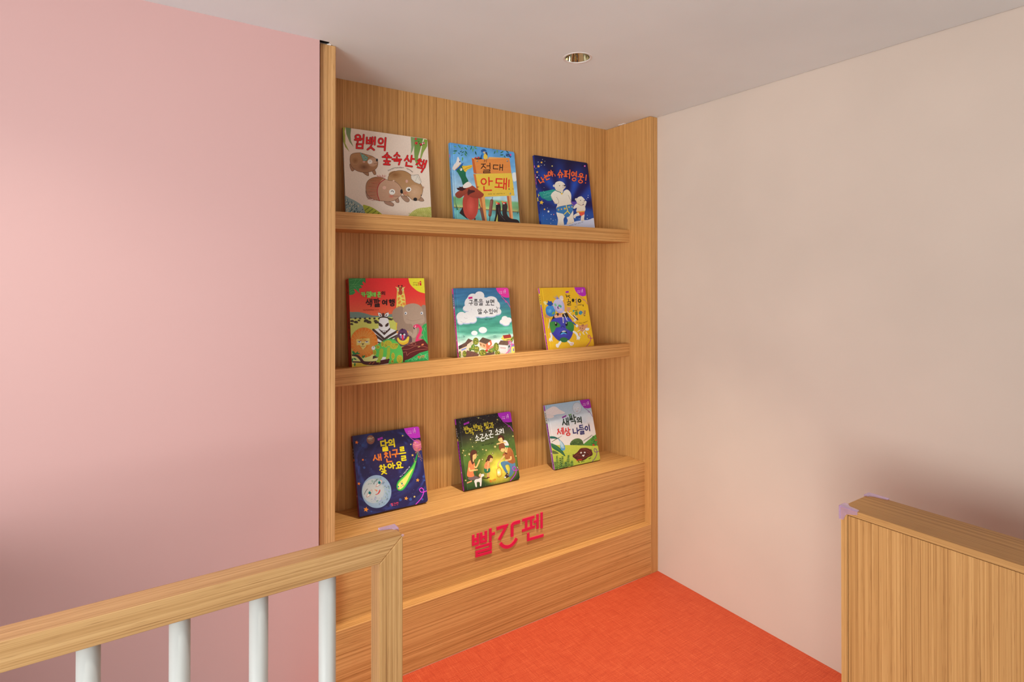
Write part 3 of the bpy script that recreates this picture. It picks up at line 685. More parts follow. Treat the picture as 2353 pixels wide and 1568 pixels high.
    c.E(313, 568, 19, 26, (245, 240, 235)); c.E(305, 562, 7, 9, (20, 20, 25)); c.L('292,540 335,552', 7, (15, 60, 45), False)
    c.S('170,560 192,500 232,450 260,362 297,440 305,485 215,582', (238, 230, 226), (222, 212, 210)); c.P('215,580 330,475 357,458 332,502 230,594', (42, 84, 175)); c.L('220,572 300,482', 9, (230, 190, 80), False); c.E(290, 445, 11, 12, (40, 60, 130))
    # reeds and two black birds
    c.L('826,1025 815,1090', 8, (60, 45, 45), False); c.L('816,1082 784,1318', 52, (128, 78, 66), False); c.L('806,1090 776,1300', 16, (160, 105, 90), False); c.L('785,1330 775,1470', 11, (60, 50, 45), False)
    c.L('612,1145 632,1200', 9, (60, 50, 45), False); c.L('640,1215 695,1460', 46, (120, 76, 66), False)
    c.S('995,1130 1050,1115 1072,1180 1062,1290 1120,1370 1245,1400 1262,1500 1080,1500 1000,1340 988,1230', (58, 46, 48), (34, 26, 30)); c.S('888,1135 942,1118 962,1200 962,1280 1010,1350 1095,1430 1110,1520 860,1520 880,1300', (42, 32, 36), (30, 22, 26)); c.L('930,1200 945,1300 1030,1400', 10, (84, 70, 72))
    c.S('882,1122 908,1106 948,1130 930,1142 890,1148', (215, 50, 50)); c.P('874,1088 925,1118 888,1128', (240, 160, 70)); c.S('988,1120 1045,1103 1058,1120 1000,1138', (215, 50, 50)); c.P('968,1083 1030,1105 985,1116', (240, 160, 70)); c.dots([(897, 1139, 10), (1013, 1131, 11)], (245, 245, 245)); c.P('910,1300 915,1500 862,1500', (205, 210, 100))
    c.P('222,1115 268,1235 240,1235', (50, 120, 80)); c.P('295,1150 262,1235 285,1230', (150, 180, 90)); c.P('1250,1220 1228,1295 1242,1295', (40, 100, 70))
    c.tiny('1048,325 1080,318 1110,330', 3, 26, (25, 45, 95), 6); c.tiny('1045,352 1090,345 1132,365', 4, 26, (25, 45, 95), 6); c.E(1122, 332, 13, 14, (235, 60, 150))
    picture_book((-.92574, .24196, 1.64137, .00373, .13912), c, .0135, 'blue picture book with a green-headed duck beside a wooden sign, middle of the top shelf', (70, 140, 200), (88, 150, 205), [(.82, .86, .2, .8, (220, 70, 140)), (.55, .58, .3, .7, (60, 90, 150)), (.6, .63, .3, .7, (60, 90, 150)), (.66, .69, .3, .7, (190, 80, 80)), (.72, .75, .3, .7, (60, 90, 150)), (.03, .08, .2, .8, (30, 40, 60))], (120, 180, 215))
book_duck()

# --- dark blue book: two polar bears
def book_bears():
    c = Cover(.33692, .35679, [(131, 131), (1092, 274), (1234, 1509), (266, 1452)], rad=.009, gain=1.1, seed=7)
    def night(x, y, u, v):
        a = atan2(v-.72, u-.5); ray = .5+.5*sin(a*11+1.0); k = max(0, 1-abs(v-.35)*1.5)
        q = mixc((14, 20, 84), (30, 82, 190), ray*(.25+.75*k)*.85+.12*nz(x, y, .004)); q = mixc(q, (12, 14, 48), max(0, .9-v*3.2)*(.65+.5*abs(u-.55)))
        return mixc(q, (42, 128, 214), (v-.62)*2.3)
    c.bg(night, 60, 60)
    c.S('540,1440 700,1385 900,1322 1100,1300 1240,1282 1290,1590 540,1590', (205, 212, 238), (180, 190, 225))
    O = (240, 180, 60)
    for x, y, r, q in [(265,265,23,O),(210,335,31,O),(187,440,24,O),(457,330,17,(240,215,120)),(265,988,43,(245,190,55)),(320,1110,20,O),(390,1150,25,(245,240,220)),(485,1203,14,(230,120,90)),(202,860,34,(250,215,60)),(172,685,17,O)]: c.star(x, y, r, q, 12)
    c.dots([(282,212,6),(325,245,5),(205,258,7),(260,318,5),(318,312,6),(215,495,5),(185,535,12),(185,748,5),(373,1088,5),(440,1203,7),(435,1283,6),(475,1310,5),(430,1362,6),(165,372,5),(310,720,4),(1102,895,8),(1080,925,5),(1105,858,6),(1090,1218,5),(1088,1275,8),(945,1282,6),(300,1225,4),(360,1290,4),(520,1300,4)], (225, 232, 245))
    c.S('222,810 300,790 400,768 500,755 560,800 500,900 440,952 380,957 330,932 265,900', (34, 158, 146), (28, 130, 130)); c.dots([(300+(k*53) % 190, 785+(k*37) % 150, 5) for k in range(30) if (k*37) % 150 < 130], (150, 220, 205))
    W_ = (240, 230, 218); W2 = (222, 208, 190)
    def furline(P_, w=5): c.L(P_, w, (120, 98, 82))
    c.S('535,1160 640,1185 685,1232 660,1300 672,1470 548,1470 562,1300', W_, W2); c.S('722,1250 790,1190 832,1130 838,1250 852,1342 800,1372 720,1382 738,1310', W_, W2)
    c.S('530,770 462,810 433,870 470,952 500,1008 548,1022 530,1090 560,1112 720,1062 832,1022 800,960 802,870 780,798 720,753 640,790', W_, W2)
    furline('535,888 570,955 568,1000 520,1010 478,962'); furline('745,853 790,950 806,985'); furline('440,870 470,950 500,1005', 4); furline('802,870 800,950', 4)
    c.S('500,680 522,625 590,603 650,622 690,668 697,712 662,752 640,792 590,802 532,772 505,722', W_, W2); c.E(490, 686, 21, 21, W_); c.E(493, 688, 10, 10, (190, 165, 155)); c.E(662, 684, 32, 28, (168, 148, 148), (232, 220, 208)); c.E(684, 684, 13, 15, (28, 24, 30)); c.E(590, 685, 7, 10, (25, 22, 26)); c.L('640,715 665,724 692,708', 5, (110, 70, 70)); c.L('565,655 580,645', 4, (150, 130, 120), False)
    c.L('520,770 560,790 600,802 632,830 662,788', 11, (30, 110, 105)); c.E(630, 830, 15, 15, (240, 190, 60))
    c.P('535,1090 600,1062 812,1024 838,1080 822,1150 762,1240 702,1262 650,1192 538,1165', (56, 128, 190), (48, 112, 172)); c.L('535,1088 600,1060 812,1022', 8, (35, 80, 140)); c.L('710,1040 735,1140 672,1202', 14, (245, 215, 60), False); c.L('735,1140 775,1190', 14, (245, 215, 60), False)
    for x, y, r in [(570,1120,17),(625,1106,17),(685,1096,28),(760,1070,19),(815,1066,17)]: c.star(x, y, r, (245, 190, 50), 8)
    c.P('785,968 905,975 912,1012 850,1062 808,1022', (88, 62, 165)); c.L('785,968 850,1062', 5, (200, 170, 90), False)
    c.S('900,1005 1000,1028 1045,1050 1042,1145 895,1152 902,1085 850,1102 838,1075', W_, W2); c.S('1028,1012 1052,958 1075,980 1045,1065 1020,1060', W_, W2)
    c.S('935,1165 955,1215 885,1240 872,1272 843,1255 848,1212 900,1180', W_, W2); c.S('985,1220 1037,1195 1030,1288 1042,1312 972,1312', W_, W2)
    c.S('892,930 930,888 980,878 1022,908 1052,958 1032,1002 980,1032 920,1012 892,972', W_, W2); c.E(886, 930, 19, 20, W_); c.E(888, 931, 9, 10, (190, 165, 155)); c.E(980, 886, 11, 11, W_); c.E(1030, 958, 20, 16, (170, 150, 150), (232, 220, 208)); c.E(1040, 956, 9, 9, (28, 24, 30)); c.E(967, 950, 7, 9, (25, 22, 26)); c.L('1005,985 1022,988 1038,978', 4, (110, 70, 70)); c.L('915,1010 985,1045 1010,1030', 6, (150, 60, 50))
    c.P('893,1150 1042,1136 1037,1200 980,1232 950,1210 938,1172', (225, 88, 66)); c.L('898,1160 1040,1146', 11, (245, 200, 70), False)
    c.dots([(770, 1362, 4), (790, 1360, 4), (822, 1352, 4), (835, 1345, 4), (990, 1310, 4), (1010, 1308, 4)], (40, 35, 45))
    c.T('나,265,590,92,100,-30 는,355,527,88,105,-24 야,428,467,88,105,-14 슈,603,468,100,140,-3 퍼,727,475,112,150,3 영,850,512,100,175,4 웅,970,548,105,175,8', (246, 104, 60), 19, (20, 14, 60), 9)
    c.L('500,480 510,512', 13, (246, 104, 60), False); c.L('1070,492 1060,588', 19, (246, 104, 60), False); c.E(1057, 634, 10, 10, (246, 104, 60))
    c.tiny('985,330 1010,318 1030,345', 4, 24, (10, 12, 40), 5); c.E(1043, 330, 14, 14, (240, 110, 200))
    c.tiny('760,1408 900,1370 1012,1335', 16, 16, (70, 70, 90), 2.6)
    picture_book((-.47862, .23008, 1.64162, .01539, .16342), c, .013, 'dark blue picture book with two caped polar bears, right on the top shelf', (24, 40, 110), (30, 52, 140), [(.83, .86, .2, .8, (235, 110, 200)), (.6, .64, .25, .75, (210, 90, 90)), (.65, .69, .25, .75, (210, 90, 90)), (.7, .74, .25, .75, (210, 90, 90)), (.52, .55, .3, .7, (240, 180, 60)), (.37, .42, .1, .9, (250, 215, 60)), (.1, .2, .0, 1., (40, 90, 190))], (24, 40, 110))
book_bears()

# --- red book: jungle animals
def book_jungle():
    c = Cover(.31499, .33901, [(134, 134), (1267, 131), (1336, 1368), (187, 1468)], rad=.0015, gain=1.2, groove=False, seed=9)
    c.bg(lambda x, y, u, v: stops(v, [(0, (232, 46, 48)), (.2, (238, 58, 52)), (.42, (244, 104, 64)), (.5, (246, 120, 70)), (1, (246, 120, 70))]), 20, 24)
    c.S('120,650 200,640 290,640 400,664 500,692 640,692 800,668 1000,680 1100,760 150,800', (112, 138, 130)); c.P('150,740 300,732 600,715 900,720 1310,900 1345,1480 180,1480', (200, 205, 100))
    for k in range(46): c.E(170+(k*71) % 640, 728+(k*17) % 46*(.4), 11+k % 5*2, 7+k % 3, (66, 56, 42))
    for x, y, r in [(188,775,28),(245,790,30),(180,820,24),(290,765,20),(400,770,34),(440,790,36),(385,780,22),(540,775,28),(570,795,26),(545,800,20),(660,750,14),(765,748,26)]: c.E(x, y, r, r*.62, (58, 46, 34)); c.E(x+r*.5, y+r*.3, r*.6, r*.4, (78, 64, 40))
    c.P('134,128 388,128 390,212 355,176 338,200 362,236 300,238 342,272 290,290 303,362 245,306 213,290 236,350 203,378 145,386', (44, 128, 62), (56, 140, 72))
    for P_ in ('150,170 250,150 380,160', '150,220 230,230 330,240', '160,280 200,260 300,260', '150,330 180,300 220,300', '250,135 215,215 160,260', '330,135 270,200 230,230', '210,240 260,300 295,345', '160,350 200,330 225,345'): c.L(P_, 3.5, (105, 180, 105))
    c.P(smooth_open(pts('1030,130 1050,205 1092,262 1180,330 1282,360'))+[(1290, 125)], (236, 218, 52))
    c.T('생,1108,200,17,16 각,1126,200,17,16 하,1144,200,17,16 는,1162,200,17,16', (150, 110, 30), 2.6); c.T('지,1112,232,20,22 식,1134,232,20,22 들,1158,232,20,22', (140, 95, 25), 3.2)
    c.L('1181,192 1184,242', 9, (205, 50, 40), False); c.L('1184,215 1198,214', 5, (205, 50, 40), False); c.P('1198,182 1208,172 1224,178 1228,240 1202,243', (208, 46, 42)); c.E(1212, 198, 6, 7, (240, 200, 170)); c.E(1214, 222, 5, 6, (170, 30, 40))
    # giraffe
    c.P('862,300 957,268 985,430 1003,640 850,640 855,420', (244, 214, 104))
    for P_ in ('868,330 890,322 905,375 872,400', '920,390 960,380 965,425 930,420', '868,425 905,415 912,440 870,480', '925,445 970,440 985,480 945,470', '872,500 905,460 925,485 890,530', '940,495 985,495 992,545 950,535', '862,560 880,545 925,560 905,610 860,610', '910,520 935,510 945,545 920,550', '955,330 968,320 970,365 955,370'): c.P(P_, (238, 146, 62))
    c.P('835,260 872,268 862,294', (240, 190, 120)); c.P('985,260 950,270 962,292', (240, 190, 120)); c.S('872,275 915,256 952,275 962,302 945,352 915,382 890,356 866,305', (242, 200, 110)); c.S('890,272 935,266 938,320 942,365 913,384 884,362 890,318', (170, 70, 42))
    for x in (884, 934): c.L([(x, 247), (x+6 if x < 900 else x-3, 278)], 10, (60, 40, 30), False); c.E(x, 245, 10, 10, (50, 34, 28))
    c.E(874, 302, 15, 19, (240, 230, 150)); c.E(946, 304, 15, 19, (240, 230, 150)); c.E(874, 305, 6, 8, (60, 50, 30)); c.E(946, 307, 6, 8, (60, 50, 30)); c.P('845,790 868,780 868,905 848,905', (242, 190, 60))
    # elephant
    G = (172, 148, 128); G2 = (158, 134, 115)
    c.S('872,790 960,770 1100,760 1330,790 1340,1000 1340,1130 1100,1110 900,1090 862,950', G2); c.S('955,572 870,568 800,620 788,702 830,785 905,812 985,802', G2); c.S('1225,558 1300,560 1320,790 1225,800', G2)
    c.S('950,622 970,552 1050,516 1130,512 1200,540 1242,592 1262,680 1277,760 1242,812 1165,822 1162,950 1132,1022 1080,1014 1018,940 1058,928 1100,952 1085,825 1000,812 960,742', G, (180, 156, 136)); c.L('1085,825 1100,950 1060,1000', 3, (140, 118, 102)); c.L('1000,740 1090,772 1210,745', 3, (140, 118, 102))
    for x, y in ((992, 658), (1232, 656)): c.E(x, y, 20, 22, (245, 245, 245)); c.E(x-4, y+2, 9, 11, (40, 60, 90))
    # flamingo, leaves
    c.P('1318,800 1258,828 1232,870 1256,892 1228,958 1252,980 1216,1030 1272,1062 1300,1140 1345,1170', (52, 160, 82)); c.L('1300,840 1270,900 1260,1000 1300,1080', 3.5, (130, 215, 130)); c.L('1260,870 1290,930', 3.5, (130, 215, 130), False)
    c.L('1128,856 1168,842 1212,882 1205,952 1172,1012 1158,1075', 40, (240, 58, 104)); c.P('1140,1045 1255,1046 1200,1088 1142,1090', (240, 58, 104)); c.E(1138, 857, 32, 26, (240, 58, 104)); c.P('1102,872 1132,868 1120,905', (40, 30, 34)); c.P('1118,868 1136,860 1134,885', (240, 225, 220)); c.E(1140, 852, 8, 8, (245, 235, 235))
    # zebra
    c.P('488,908 590,880 670,985 750,880 882,930 882,1010 700,1110 660,1400 560,1180', (240, 236, 238)); K = (72, 50, 44)
    c.L('505,905 600,985 672,1050 740,1000 862,928', 34, K, False); c.L('545,990 610,1040 680,1095 760,1040 872,985', 26, K, False); c.L('560,1090 600,1100 640,1130', 22, K, False); c.P('560,1000 640,1060 672,1075 672,1100 560,1030', K)
    c.S('578,645 622,662 642,715 610,716 585,692', (240, 236, 236)); c.L('578,645 622,662 642,715', 5, K); c.P('596,668 620,684 624,706 602,690', K); c.S('728,644 680,668 672,720 715,708 736,682', (240, 236, 236)); c.L('728,644 680,668 672,720', 5, K); c.P('712,668 690,684 688,706 708,692', K)
    c.S('600,742 655,722 722,738 738,800 752,880 700,925 630,922 586,882', (242, 238, 240)); c.L('605,720 660,715 715,722', 20, K); c.P('640,655 666,655 668,720 638,720', K); c.S('588,798 640,832 640,862 592,846', K); c.S('732,800 688,830 688,862 728,846', K); c.P('580,884 630,920 710,918 757,870 760,900 670,988 590,905', K); c.dots([(655, 932, 10), (681, 931, 10)], (245, 242, 245)); c.dots([(613, 765, 9), (703, 765, 9)], (225, 220, 225))
    # lion
    c.S('180,1290 330,1330 480,1270 560,1340 520,1480 180,1500', (242, 224, 142)); c.E(368, 1098, 206, 226, (232, 140, 40), (222, 122, 34))
    c.held = True
    for k in range(46):
        a = 2*pi*k/46; r = .98 if k % 2 else .8; c.L([(355+85*cos(a), 1100+95*sin(a)), (368+206*r*cos(a+.05), 1098+226*r*sin(a+.05))], 4.5, (244, 178, 92), False)
    c.held = False; c.up(); c.P('252,1050 350,1038 450,1035 453,1126 400,1136 392,1166 350,1204 318,1162 300,1136 255,1138', (240, 206, 118)); c.E(350, 1062, 60, 20, (244, 178, 84)); c.P('325,1114 373,1112 348,1132', (40, 28, 24)); c.L('348,1130 348,1152', 4, (60, 40, 30), False); c.L('318,1150 335,1160 348,1150 362,1160 380,1148', 4, (60, 40, 30))
    for x in (295, 408): c.E(x, 1088, 26, 14, (240, 236, 232)); c.E(x, 1086, 9, 8, (50, 36, 30)); c.L([(x-28, 1080), (x+28, 1077)], 5, (110, 70, 40), False)
    c.dots([(320, 1066, 7), (380, 1064, 7)], (190, 100, 60)); c.L('347,1032 349,1050', 4, (40, 28, 24), False)
    # log, branch, mandrill
    c.P('560,1340 650,1300 800,1330 760,1440 520,1440', (240, 236, 235)); c.P('500,1300 540,1290 575,1320 495,1345', K)
    c.E(950, 1062, 134, 96, (98, 72, 74)); c.P('822,1030 850,1000 842,980 890,990 900,1090 850,1080', (98, 72, 74)); c.P('1085,1040 1070,1000 1030,1000 1010,1090 1085,1090', (98, 72, 74))
    c.P('930,1172 1030,1130 1100,1098 1190,1070 1252,1048 1285,1080 1340,1150 1345,1215 1180,1270 1000,1372 942,1400 945,1262', (98, 34, 34), (84, 26, 28))
    for P_ in ('945,1200 1040,1195 1140,1150 1230,1150 1330,1175', '950,1250 1000,1240 1010,1290 1060,1250 1180,1210 1320,1195', '1005,1120 1060,1100 1130,1100 1140,1130 1070,1145 1010,1130', '1050,1125 1075,1112 1100,1120 1075,1132'): c.L(P_, 4, (190, 110, 90))
    c.E(1245, 1128, 20, 12, (240, 130, 80), rot=-25); c.L('1175,1165 1205,1158', 7, (240, 200, 120), False)
    c.S('860,1035 900,1020 950,1040 1000,1020 1042,1008 1034,1085 1000,1118 950,1134 900,1112 872,1080', (250, 176, 44)); c.S('870,1020 900,1062 950,1070 1010,1045 1035,1005 1030,1060 950,1100 880,1070', (252, 206, 74))
    c.E(868, 944, 16, 19, (242, 160, 84)); c.E(1016, 940, 15, 19, (242, 160, 84)); c.S('875,950 905,905 940,890 990,905 1018,950 1015,1010 980,1060 945,1068 900,1050 878,1000', (96, 58, 92)); c.P('920,915 938,880 958,915', (60, 36, 60)); c.E(942, 972, 55, 20, (50, 30, 50)); c.dots([(915, 980, 15), (971, 978, 15)], (240, 238, 240)); c.S('930,990 956,985 962,1040 948,1062 934,1042', (228, 48, 78)); c.E(922, 1014, 9, 24, (160, 150, 205)); c.E(966, 1012, 9, 24, (160, 150, 205))
    c.P('950,1400 985,1380 970,1368 1060,1340 1200,1252 1345,1212 1350,1400 960,1425', (48, 158, 86))
    for k in range(5): c.L([(1020+k*60, 1385-k*8), (1060+k*55, 1340-k*16), (1110+k*45, 1370-k*14), (1130+k*42, 1335-k*18)], 4, (120, 215, 140)); c.L([(1200+k*22, 1262+k*14), (1250+k*20, 1290+k*18), (1330, 1262+k*24)], 4, (120, 215, 140))
    c.P('185,1420 330,1390 420,1440 300,1470 185,1475', (236, 200, 70)); c.L('195,1288 262,1298 318,1348 360,1398 470,1408 600,1398 742,1372', 54, (80, 34, 34), True, (.45, 1.3)); c.L('200,1388 300,1392 400,1405', 20, (80, 34, 34)); c.L('470,1392 440,1420', 6, (215, 120, 60), False); c.L('520,1390 490,1420', 6, (215, 120, 60), False)
    for x, y, l, a in [(195,1220,70,70),(205,1290,60,-70),(225,1275,60,-30),(250,1275,55,-60),(260,1270,50,-15),(205,1330,60,30),(195,1330,60,100),(345,1330,60,-50),(352,1335,50,-100),(230,1400,60,95),(200,1250,50,20),(195,1360,50,120)]: c.leaf(x, y, l, l*.46, a, (40, 130, 62))
    # chameleon
    c.S('500,1205 520,1152 582,1120 642,1098 700,1052 780,1046 862,1090 922,1170 948,1262 950,1400 945,1430 742,1430 748,1332 640,1312 560,1312 508,1272', (94, 192, 86), (84, 184, 84))
    for k in range(12): t = k/11; x, y = 590+t*240, 1118-70*sin(pi*t*.7)-4; c.P([(x-14, y+12), (x, y-14), (x+14, y+8)], (60, 160, 80))
    for x, y, a, b in [(572,1166,30,26),(640,1122,22,42),(725,1108,60,44),(690,1140,28,34),(812,1152,60,46),(800,1300,26,52),(900,1345,46,62),(526,1246,24,42),(790,1380,22,26),(850,1130,34,20)]:
        c.E(x, y, a, b, (186, 178, 52)); c.held = True
        for j in range(9): c.E(x+a*.72*cos(j*2.4)*(.35+.07*j), y+b*.72*sin(j*2.4)*(.35+.07*j), 4.5, 3.5, (60, 50, 24))
        c.held = False; c.up()
    c.S('600,1205 652,1198 645,1310 612,1368 600,1392 545,1388 582,1320', (160, 182, 52)); c.S('715,1176 757,1178 748,1310 722,1345 690,1340 706,1280', (160, 182, 52)); c.E(505, 1180, 29, 30, (244, 240, 242)); c.E(508, 1165, 7, 7, (40, 30, 40)); c.L('610,1390 590,1412', 6, (150, 170, 50), False)
    house_logo(c, '빨,1188,1315,30,36 간,1222,1312,30,34 펜,1256,1306,28,36', (244, 96, 60), 5)
    GR = (136, 214, 92)
    c.T('카,356,376,66,66,2 멜,436,377,66,86,2 레,507,378,62,60 온,590,376,54,76', GR, 12, (70, 120, 40), 4); c.T('의,655,358,58,54', (40, 16, 14), 9); c.T('색,443,502,92,110,-2 깔,556,500,96,120,-2 여,676,494,74,78,2 행,783,500,82,100,-3', (26, 12, 14), 15)
    c.tiny('350,612 470,608 582,606', 15, 17, (150, 40, 30), 2.8)
    picture_book((-1.37177, .22536, 1.07379, -.00918, .13348), c, .036, 'thick red picture book with jungle animals and a chameleon, left on the middle shelf', (200, 40, 44), (170, 20, 36), [(.88, .95, .35, .6, (110, 8, 20)), (.83, .85, .3, .65, (60, 10, 20)), (.53, .55, .35, .6, (70, 10, 20)), (.47, .51, .3, .65, (70, 10, 20)), (.43, .46, .3, .65, (70, 10, 20)), (.36, .4, .35, .6, (70, 10, 20)), (.31, .35, .3, .65, (70, 10, 20)), (.08, .13, .35, .65, (110, 8, 20))], (190, 35, 40))
book_jungle()

# --- teal book: clouds over houses
def book_clouds():
    c = Cover(.27286, .29975, [(130, 151), (1176, 139), (1304, 1390), (241, 1472)], rad=.010, gain=1.05, seed=11)
    def sky(x, y, u, v):
        n = nz(x*.35, y*1.6, .008); v2 = v+.05*n
        q = stops(v2, [(0, (58, 112, 160)), (.18, (66, 128, 170)), (.36, (72, 150, 150)), (.55, (74, 160, 138)), (.66, (105, 190, 165)), (.75, (185, 222, 205)), (.82, (225, 234, 230)), (1, (205, 215, 190))])
        return tuple(k*(1+.16*n) for k in q)
    c.bg(sky, 50, 80)
    def cloud(es, sh=14):
        c.held = False
        for x, y, a, b in es: c.E(x-2, y+sh, a+5, b+4, (176, 192, 226))
        for x, y, a, b in es: c.E(x, y, a, b*.97, (244, 238, 242))
    cloud([(630,292,92,86),(505,345,102,98),(440,430,88,110),(850,392,122,94),(930,480,90,98),(402,528,84,60),(565,615,150,78),(700,480,235,165),(830,635,130,52),(968,588,76,62),(680,640,110,60)])
    cloud([(292,690,96,96),(420,672,90,82),(500,738,80,66),(380,760,120,56),(275,765,62,66)]); c.L('345,700 365,720 400,715', 5, (190, 180, 190)); c.L('275,775 320,800 375,790', 5, (190, 180, 190))
    cloud([(1110,722,58,48),(1180,750,60,50),(1070,780,55,44),(1130,805,72,48)], 12)
    cloud([(695,940,76,58)], 4); cloud([(535,998,58,44)], 4)
    B = (34, 30, 34)
    c.T('구,468,420,75,100 름,560,412,78,115 을,655,414,82,118 보,785,425,80,95 면,873,418,76,108', B, 12); c.T('알,637,588,80,100 수,748,592,75,84 있,850,588,80,96 어,936,582,64,66', B, 11); c.L('953,500 964,530', 8, B, False); c.L('986,514 977,545', 8, B, False)
    c.P('418,318 495,307 500,345 422,356', (226, 52, 146)); c.tiny('438,332 480,328', 3, 16, (90, 20, 60), 3)
    c.tiny('728,745 840,735 940,692', 15, 16, (40, 60, 60), 2.8)
    series_corner(c, smooth_open(pts('942,130 952,178 985,232 1050,292 1120,326 1192,324'))+[(1200, 130)], (240, 58, 168), (255, 190, 232), 1012, 212, -3)
    loop_ribbon(c, '1040,300 1100,365 1142,402 1172,440 1212,508', 9, (236, 70, 165)); c.L('1120,385 1118,410 1140,415 1148,395', 6, (236, 70, 165))
    # village
    c.P('235,1345 420,1280 900,1235 1310,1300 1310,1480 235,1490', (205, 206, 170))
    def house(P_, col): c.P(P_, col)
    for x, y, a, b in [(470,1230,60,50),(880,1310,70,50)]: c.E(x, y, a, b, (120, 150, 70))
    c.P('250,1300 400,1238 420,1105 505,1150 515,1270 300,1420 250,1400', (240, 208, 178)); c.P('232,1248 360,1180 418,1102 505,1142 470,1165 400,1215 392,1245 240,1312', (104, 76, 66)); c.P('232,1248 300,1212 300,1270 240,1312', (80, 60, 56)); c.P('285,1310 380,1272 384,1295 290,1340', (130, 150, 215)); c.L('445,1170 485,1225', 5, (120, 130, 120), False); c.L('485,1172 450,1225', 5, (120, 130, 120), False); c.E(466, 1198, 22, 28, (200, 195, 175))
    c.P('620,1165 750,1208 762,1312 640,1248', (222, 172, 130)); c.P('750,1208 850,1130 868,1212 800,1295 762,1306', (212, 112, 78)); c.P('616,1158 688,1080 852,1130 752,1210', (100, 78, 64)); c.L('650,1150 690,1100', 4, (70, 54, 48), False); c.L('690,1162 730,1112', 4, (70, 54, 48), False); c.L('728,1176 775,1122', 4, (70, 54, 48), False); c.E(812, 1202, 22, 30, (235, 228, 222)); c.P('640,1195 665,1206 668,1240 644,1228', (150, 110, 70)); c.P('700,1215 728,1226 732,1262 704,1250', (150, 110, 70))
    c.P('560,1290 780,1310 770,1345 560,1330', (225, 225, 222)); c.P('785,1295 882,1240 894,1265 800,1314', (236, 122, 116)); c.P('735,1322 782,1300 794,1342 745,1370', (215, 58, 54)); c.L('755,1318 765,1360', 4, (140, 30, 30), False)
    c.P('1038,1108 1075,1040 1095,1102 1236,1085 1248,1150 1100,1150', (240, 206, 96)); c.P('1072,1040 1215,1023 1238,1086 1094,1104', (160, 56, 52)); c.L('1188,1005 1190,1025', 10, (70, 60, 70), False); c.P('1140,1120 1205,1112 1207,1135 1142,1140', (150, 130, 90))
    c.P('1000,1222 1165,1232 1162,1398 1015,1372', (218, 216, 218)); c.P('1165,1232 1205,1150 1230,1270 1230,1350 1162,1395', (172, 172, 178)); c.P('982,1216 1028,1138 1205,1148 1165,1234', (112, 86, 74)); c.L('1015,1205 1050,1150', 4, (80, 62, 58), False); c.L('1080,1215 1110,1155', 4, (80, 62, 58), False); c.P('1020,1262 1130,1272 1130,1300 1022,1290', (200, 170, 170)); c.P('1175,1245 1205,1225 1208,1262 1178,1280', (80, 84, 100))
    c.P('1235,1262 1295,1250 1306,1375 1240,1392', (238, 226, 112)); c.P('1236,1220 1296,1212 1292,1250 1238,1255', (136, 124, 178)); c.P('1262,1290 1285,1285 1288,1340 1266,1345', (130, 124, 170))
    c.P('338,1440 392,1328 542,1358 625,1402 560,1500 360,1500', (118, 82, 72)); c.L('380,1420 420,1345', 4, (86, 60, 56), False); c.L('440,1435 480,1355', 4, (86, 60, 56), False); c.L('500,1440 545,1370', 4, (86, 60, 56), False); c.P('735,1380 905,1348 915,1400 740,1430', (110, 84, 74)); c.L('745,1395 910,1365', 5, (70, 60, 60), False)
    def tree(x, y, a, b, g=(140, 150, 56)):
        c.E(x, y, a, b, g, tuple(k*.78 for k in g)); c.held = True
        for j in range(16): q = c.rnd; c.E(x+a*.8*q.uniform(-1, 1)*.75, y+b*.8*q.uniform(-1, 1)*.75, a*.16+2, a*.13+2, [(205, 196, 92), (86, 108, 44), (176, 178, 70)][j % 3])
        c.held = False; c.up()
    for q in [(510,1270,40,56,(90,160,60)),(455,1308,26,32,(70,120,50)),(560,1155,54,70),(575,1310,50,66),(945,1260,50,80),(690,1372,70,62),(970,1375,50,38),(345,1395,38,62),(258,1405,24,64,(100,120,50)),(840,1342,62,26,(100,140,70)),(1240,1130,26,34,(110,140,60)),(1262,1090,20,26,(110,150,70))]: tree(*q)
    for x, y in ((325, 1055), (345, 1062), (335, 1075), (900, 1055), (925, 1050), (940, 1078), (910, 1082)): c.L([(x-12, y-4), (x, y), (x+12, y-5)], 5, (80, 90, 100))
    loop_ribbon(c, '1118,1400 1200,1320 1235,1240 1240,1190 1205,1145 1178,1165 1195,1205 1240,1212 1296,1204', 12, (240, 70, 168))
    wht = (225, 225, 235)
    picture_book((-.91411, .22779, 1.07251, -.07138, .20804), c, .017, 'teal picture book with white clouds above village houses, middle of the middle shelf', (230, 60, 150), (240, 56, 158), [(.74, .92, 0, 1, (60, 90, 150))]+[(.755+k*.03, .775+k*.03, .3, .7, wht) for k in range(4)]+[(.71, .735, .1, .9, (235, 235, 235))]+[(.42+k*.04, .44+k*.04, .3, .7, (150, 20, 90)) for k in range(7)]+[(.24, .26, .3, .7, (250, 220, 240)), (.06, .09, .3, .7, (60, 20, 70)), (.1, .13, .3, .7, (60, 20, 70))], (72, 150, 150))
book_clouds()

